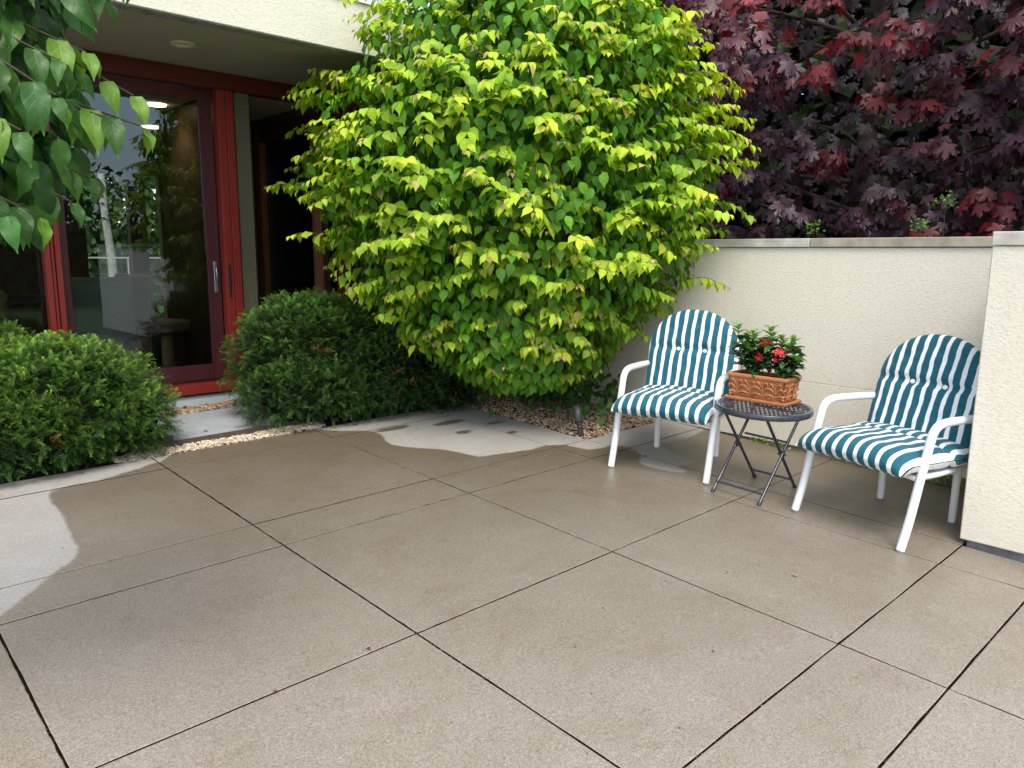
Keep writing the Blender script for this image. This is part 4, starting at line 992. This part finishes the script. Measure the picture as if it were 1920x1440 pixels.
YC = ((.022, .062, .014), (.14, .26, .035))
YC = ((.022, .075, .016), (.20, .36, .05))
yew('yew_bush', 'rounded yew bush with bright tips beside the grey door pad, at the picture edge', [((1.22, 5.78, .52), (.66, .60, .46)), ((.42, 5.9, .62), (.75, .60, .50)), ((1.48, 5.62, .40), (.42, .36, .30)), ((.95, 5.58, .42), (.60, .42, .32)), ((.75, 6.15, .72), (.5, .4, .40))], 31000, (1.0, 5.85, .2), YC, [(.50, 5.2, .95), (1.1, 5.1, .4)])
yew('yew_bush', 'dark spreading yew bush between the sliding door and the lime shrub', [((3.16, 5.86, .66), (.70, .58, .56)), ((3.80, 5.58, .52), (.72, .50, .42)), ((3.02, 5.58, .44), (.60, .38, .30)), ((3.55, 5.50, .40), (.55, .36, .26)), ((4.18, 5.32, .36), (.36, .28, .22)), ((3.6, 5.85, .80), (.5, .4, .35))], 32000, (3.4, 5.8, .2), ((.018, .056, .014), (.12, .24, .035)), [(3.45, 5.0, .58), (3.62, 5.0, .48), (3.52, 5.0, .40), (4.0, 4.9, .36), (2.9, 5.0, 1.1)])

# ---------------------------------------------------------------- purple maple behind the wall
mp = empty('purple_maple', (8.2, 3.3, -.15)); tag(mp, 'purple leaved maple spreading above and behind the garden wall', 'tree')
P = []; A = []; Nn = []; S = []; C = []
def maple_cluster(c, n, spread, red):
    vd = unit(np.array(CAM_P) - c); vd[2] = 0; vd = unit(vd)
    for _ in range(n):
        a = rng.normal(0, 1.0); e = rng.uniform(-.2, 1.2)
        lat = np.array((-vd[1], vd[0], 0)); out = vd * math.cos(a) + lat * math.sin(a)
        rr_ = spread * rng.uniform(.45, 1.05); p = c + out * rr_ * math.cos(e * .8) + np.array((0, 0, rr_ * math.sin(e) * .75 - .05))
        ax = out * rng.uniform(.35, .9) + np.array((0, 0, -rng.uniform(.6, 1.3))) + rng.normal(0, .25, 3)
        nr = out * .8 + np.array((0, 0, .75)) + rng.normal(0, .28, 3)
        P.append(p); A.append(ax); Nn.append(nr); S.append(rng.uniform(.14, .215))
        C.append(red)
for k in range(560):
    y = rng.uniform(-.9, 6.8); z = rng.uniform(1.50, 4.9); x = 6.15 + .28 * math.sin(y * 2.2 + z * 1.3) + .30 * math.sin(z * 2.9 + 1.0) + rng.uniform(0, .9) + .10 * (z - 3) ** 2
    if y > 4.6: x += .35
    t_ = rng.random(); hi = 2.6 * math.exp(-((y - 2.75) / .65) ** 2 - ((z - 3.15) / .75) ** 2) + 1.6 * math.exp(-((y - 1.0) / .4) ** 2 - ((z - 2.3) / .4) ** 2) + .5 * math.exp(-((y - 5.3) / .5) ** 2 - ((z - 3) / .6) ** 2)
    red = (.15, .018, .022) if t_ < .05 + .26 * hi else ((.060, .022, .040) if t_ < .8 else (.095, .022, .032))
    maple_cluster(np.array((x, y, z)), rng.integers(9, 17), rng.uniform(.16, .34), red)
for k in range(6500):
    P.append(np.array((rng.uniform(6.6, 9.2), rng.uniform(-1.6, 8.6), rng.uniform(1.1, 6.2)))); A.append(rng.normal(0, .5, 3) + (-.4, -.2, -1)); Nn.append(rng.normal(0, .4, 3) + (-.8, -.3, .6)); S.append(rng.uniform(.14, .20)); C.append((.028, .012, .018))
P, A, Nn, S, C = map(np.array, (P, A, Nn, S, C))
split_parts('leaf', 'foliage', T_MAP, frames(A, Nn), S, P, jitter(C, .22), M_MAP, mp, n=300, nvar=20, cell=12)
m = MB(); m.tube(spline([(0, 0, 0), (.05, 0, 1.2), (-.05, .1, 2.4), (0, .1, 5)], 6), [.16 - .005 * i for i in range(19)], 10); m.build('trunk', M_BARK, mp)
for k in range(16):
    z = rng.uniform(1.2, 4.2); tgt = np.array((rng.uniform(-1.5, -.5), rng.uniform(-3.3, 3.0), z + rng.uniform(.1, .8)))
    m = MB(); m.tube(spline([(0, 0, z), tgt * .5 + (0, 0, z * .5 + .12), tgt], 6), [.034 - .0024 * i for i in range(13)], 6); m.build('branch', M_BARK, mp)
leaf_cloud('background_foliage', np.array((11.5, 4.0, 3.2)), np.array((1.8, 10.0, 5.6)), 34000, .38, DGRN + [(.05, .10, .02)], label='dark green foliage far behind the purple maple', cat='foliage')
# creeper sprigs poking over the wall
for (x, y, z, lab) in ((5.75, 1.98, 1.80, 'small green sprig above the right part of the wall coping'), (5.7, 2.72, 1.80, 'small green sprig peeping over the middle of the wall coping'), (5.95, 1.90, 1.98, 'bright green sprig standing highest above the wall coping')):
    t = empty('green_sprig', (x, y, z - .25)); tag(t, lab, 'plant', 'green sprigs above the wall')
    n = 46; p = rng.normal(0, .030, (n, 3)) + (x, y, z); p = p - np.array((x, y, z - .25))
    batch('leaves', *T_QUAD, frames(rng.normal(0, 1, (n, 3)), rng.normal(0, .5, (n, 3)) + (-1, 0, .6)), rng.uniform(.018, .030, n), p, jitter(np.tile((.10, .23, .03), (n, 1)), .2), M_FAR, t)['kind'] = 'stuff'
    m = MB(); m.tube([(0, 0, -1.2), (0.01, 0, -.3), (0, 0, .25)], .002, 5); m.build('stem', M_BARK, t)

# ---------------------------------------------------------------- near branch
nb = empty('overhanging_tree', (-.15, 2.75, -.05)); tag(nb, 'tree hanging long glossy green leaves into the upper corner above the left yew', 'tree')
nbl = np.array(nb.location)
m = MB(); m.tube(spline([(0, 0, 0), (.02, 0, .9), (-.03, -.05, 1.9), (.02, -.1, 3.0)], 6), [.055 - .0015 * i for i in range(19)], 12); m.build('trunk', M_BARK, nb)
P = []; A = []; Nn = []; S = []; C = []
TW = [ # end point, droop, leaf count, brightness
    ((.655, 2.05, 1.955), .05, 7, .75), ((.665, 2.05, 1.885), .06, 8, .65), ((.60, 2.08, 1.90), .03, 7, .5), ((.600, 1.93, 2.20), .10, 7, .35), ((.58, 2.0, 2.16), .12, 6, .3),
    ((.575, 2.17, 1.765), .05, 6, .5), ((.52, 2.14, 1.70), .05, 7, .35), ((.43, 2.06, 1.66), .05, 7, .3), ((.36, 2.0, 1.66), .05, 7, .35), ((.50, 2.05, 2.01), .02, 7, .5), ((.56, 2.06, 2.04), .03, 6, .7),
    ((.42, 2.15, 1.98), .04, 7, .45), ((.40, 2.0, 1.84), .04, 8, .5), ((.47, 1.98, 1.92), .03, 7, .5), ((.37, 2.1, 2.10), .05, 6, .2), ((.46, 2.2, 1.80), .05, 8, .25), ((.40, 2.25, 1.74), .05, 8, .2), ((.45, 2.3, 1.95), .05, 8, .15),
    ((.36, 2.3, 2.05), .05, 8, .12), ((.30, 2.2, 1.9), .05, 8, .2), ((.33, 2.15, 1.75), .05, 8, .2), ((.30, 1.95, 1.95), .05, 8, .4), ((.28, 2.05, 2.18), .05, 8, .2), ((.52, 2.28, 1.86), .05, 8, .2)]
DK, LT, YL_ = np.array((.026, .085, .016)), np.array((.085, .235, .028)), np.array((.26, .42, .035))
for ti, (e, dr, nlv, b) in enumerate(TW):
    e = np.array(e); s0 = np.array((-.05 + rng.normal(0, .03), 2.5 + rng.normal(0, .12), e[2] + rng.uniform(.0, .22)))
    midp = s0 * .45 + e * .55 + (0, 0, .07); pts = spline([s0 - nbl, midp - nbl, e - nbl], 8); Q = np.array([tuple(q) for q in pts])
    m = MB(); m.tube([tuple(q) for q in Q], [.007 - .0055 * i / len(Q) for i in range(len(Q))], 6); m.build('twig', M_BARK, nb)
    for q in range(nlv * 2):
        f = .34 + .66 * (q // 2 + 1) / nlv; i0 = min(len(Q) - 2, int(f * (len(Q) - 1)) - 0); p = Q[min(i0, len(Q) - 1)] if f < 1 else Q[-1]
        tg = unit(Q[i0 + 1] - Q[i0]) if i0 + 1 < len(Q) else unit(Q[-1] - Q[-2]); sd_ = unit(np.cross(tg, (0, 0, 1))) * (-1 if q % 2 else 1)
        ax = sd_ * rng.uniform(.25, .8) + tg * rng.uniform(.3, .8) + np.array((0, 0, -rng.uniform(.35, .95)))
        nr = -np.array((.25, 1.0, 0)) * rng.uniform(.3, .9) + np.array((0, 0, .9)) + rng.normal(0, .25, 3)
        P.append(p + nbl + ax * .006); A.append(ax); Nn.append(nr); S.append(rng.uniform(.075, .108) * (.72 if f > .97 else 1))
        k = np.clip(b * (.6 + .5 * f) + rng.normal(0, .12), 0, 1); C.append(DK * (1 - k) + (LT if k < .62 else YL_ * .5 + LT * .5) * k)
for k in range(1000):
    yy = rng.uniform(2.12, 2.6); zz = rng.uniform(1.66, 2.5); top = (.255 if zz > 1.85 else .20 + (zz - 1.66) * .25)
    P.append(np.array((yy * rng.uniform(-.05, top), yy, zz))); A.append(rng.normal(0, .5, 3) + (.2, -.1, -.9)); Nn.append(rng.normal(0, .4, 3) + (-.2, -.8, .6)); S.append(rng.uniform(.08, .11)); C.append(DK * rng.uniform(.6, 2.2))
P, A, Nn, S, C = map(np.array, (P, A, Nn, S, C))
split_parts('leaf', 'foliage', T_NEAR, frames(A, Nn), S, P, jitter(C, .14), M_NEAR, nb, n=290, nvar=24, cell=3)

# ---------------------------------------------------------------- weeds and litter
wi = 0
for y, s in ((2.85, .8), (2.72, 1), (2.28, .7), (2.18, .9), (2.02, 1), (1.93, .9), (1.84, .9), (1.70, 1), (1.60, 1), (1.50, 1.1), (1.40, 1.1), (1.30, 1.2)):
    x = WX - .012; t = empty('weed', (x, y, zf(x, y)))
    wi += 1; tag(t, 'small green weed at the stucco wall foot, %s one counting from the table end' % ('first second third fourth fifth sixth seventh eighth ninth tenth eleventh twelfth'.split()[wi - 1]), 'weed', 'weeds along the foot of the garden wall')
    s *= 1.35; n = 34; p = np.stack([rng.normal(-.018, .010, n), rng.normal(0, .040, n), rng.uniform(.0, .040, n)], -1) * s; p[:, 2] += .004; p[:, 0] = np.minimum(p[:, 0], -.004)
    batch('leaves', *T_QUAD, frames(rng.normal(0, .8, (n, 3)) + (-.5, 0, .4), rng.normal(0, .5, (n, 3)) + (-.6, 0, 1)), rng.uniform(.012, .026, n) * s, p, jitter(np.tile((.20, .33, .055), (n, 1)), .25), M_FAR, t)['kind'] = 'stuff'
for (x, y, sc_, rz, col, lab) in ((2.95, 5.17, .06, -.8, (.60, .48, .03), 'fallen yellow leaf on the patio at the edge of the dark yew bush'), (1.452, 2.314, .022, 1, (.16, .05, .02), 'brown leaf scrap beside the long joint near the patio middle'), (1.06, 2.299, .020, 2.2, (.20, .09, .03), 'reddish brown leaf scrap lying in a joint towards the camera'), (4.34, 3.20, .035, -.9, (.03, .02, .015), 'dark wet leaf scrap on the pale dry patch under the left chair'), (2.843, 4.083, .030, -.9, (.35, .26, .06), 'thin yellowish leaf scrap on the wet patio before the dry patch'), (3.32, 1.56, .030, 2.5, (.40, .34, .22), 'pale leaf scrap on the open patio before the round table'), (1.98, 5.98, .05, .5, (.20, .15, .10), 'brown leaf scrap on the grey door pad'), (2.2, 5.75, .04, 1.9, (.16, .13, .10), 'small curled leaf scrap on the grey door pad near the edging')):
    o = batch('fallen_leaf', *T_DOG, np.eye(3)[None], [1.], np.zeros((1, 3)), np.array([col]), M_DOG); o.location = (x, y, zf(x, y) + .010 + (.012 if y > 5.6 else 0)); o.scale = (sc_, sc_, sc_ * .35); o.rotation_euler = (0, 0, rz)
    tag(o, lab, 'leaf')
# grit and moss caught in the joints
n = 3200; jx = rng.random(n); V = []
for k in range(n):
    if rng.random() < .5: x = rng.choice([.433, 1.657, 1.657, 2.872, 4.016, 4.363]); V.append((x + rng.normal(0, .0025), rng.uniform(.4, 5.3)))
    else: y = rng.choice([.747, 1.146, 2.302, 3.429, 3.786, 5.056]); V.append((rng.uniform(.3, 5.3), y + rng.normal(0, .0022)))
V = np.array([v for v in V if math.sin(v[0] * 5 + v[1] * 3) + math.sin(v[0] * 2.1 - v[1] * 7) > .2]); n = len(V)
p = np.stack([V[:, 0], V[:, 1], SX * V[:, 0] + SY * V[:, 1] - .004 + rng.uniform(-.005, .002, n)], -1)
o = batch('joint_debris', *T_QUAD, frames(rng.normal(0, 1, (n, 3)) * (1, 1, .3), rng.normal(0, .4, (n, 3)) + (0, 0, 1)), rng.uniform(.003, .009, n), p, jitter(np.array([(.14, .13, .03), (.12, .08, .05), (.06, .04, .02), (.30, .25, .17)])[rng.integers(0, 4, n)], .2), M_FAR)
tag(o, 'grit and moss caught in the patio joints', 'debris', kind='stuff')

# leaf litter blown against the bushes and along the wall
n = 420; V = np.concatenate([np.stack([rng.uniform(.6, 3.0, 120), 5.33 - np.abs(rng.normal(0, .09, 120))], -1), np.stack([rng.uniform(2.9, 4.34, 150), 5.30 - np.abs(rng.normal(0, .28, 150))], -1), np.stack([5.36 - np.abs(rng.normal(0, .12, 80)), rng.uniform(1.2, 3.7, 80)], -1), np.stack([rng.uniform(.8, 4.3, 70), rng.uniform(.9, 4.6, 70)], -1)])
p = np.stack([V[:, 0], V[:, 1], SX * V[:, 0] + SY * V[:, 1] + .003], -1)
o = batch('leaf_litter', *T_QUAD, frames(rng.normal(0, 1, (n, 3)) * (1, 1, .1), rng.normal(0, .25, (n, 3)) + (0, 0, 1)), rng.uniform(.005, .015, n), p, jitter(np.array([(.16, .09, .04), (.08, .05, .03), (.30, .24, .12), (.42, .36, .2)])[rng.integers(0, 4, n)], .2), M_FAR)
tag(o, 'tiny dry bits of leaf scattered on the patio and by the bushes', 'litter', kind='stuff')
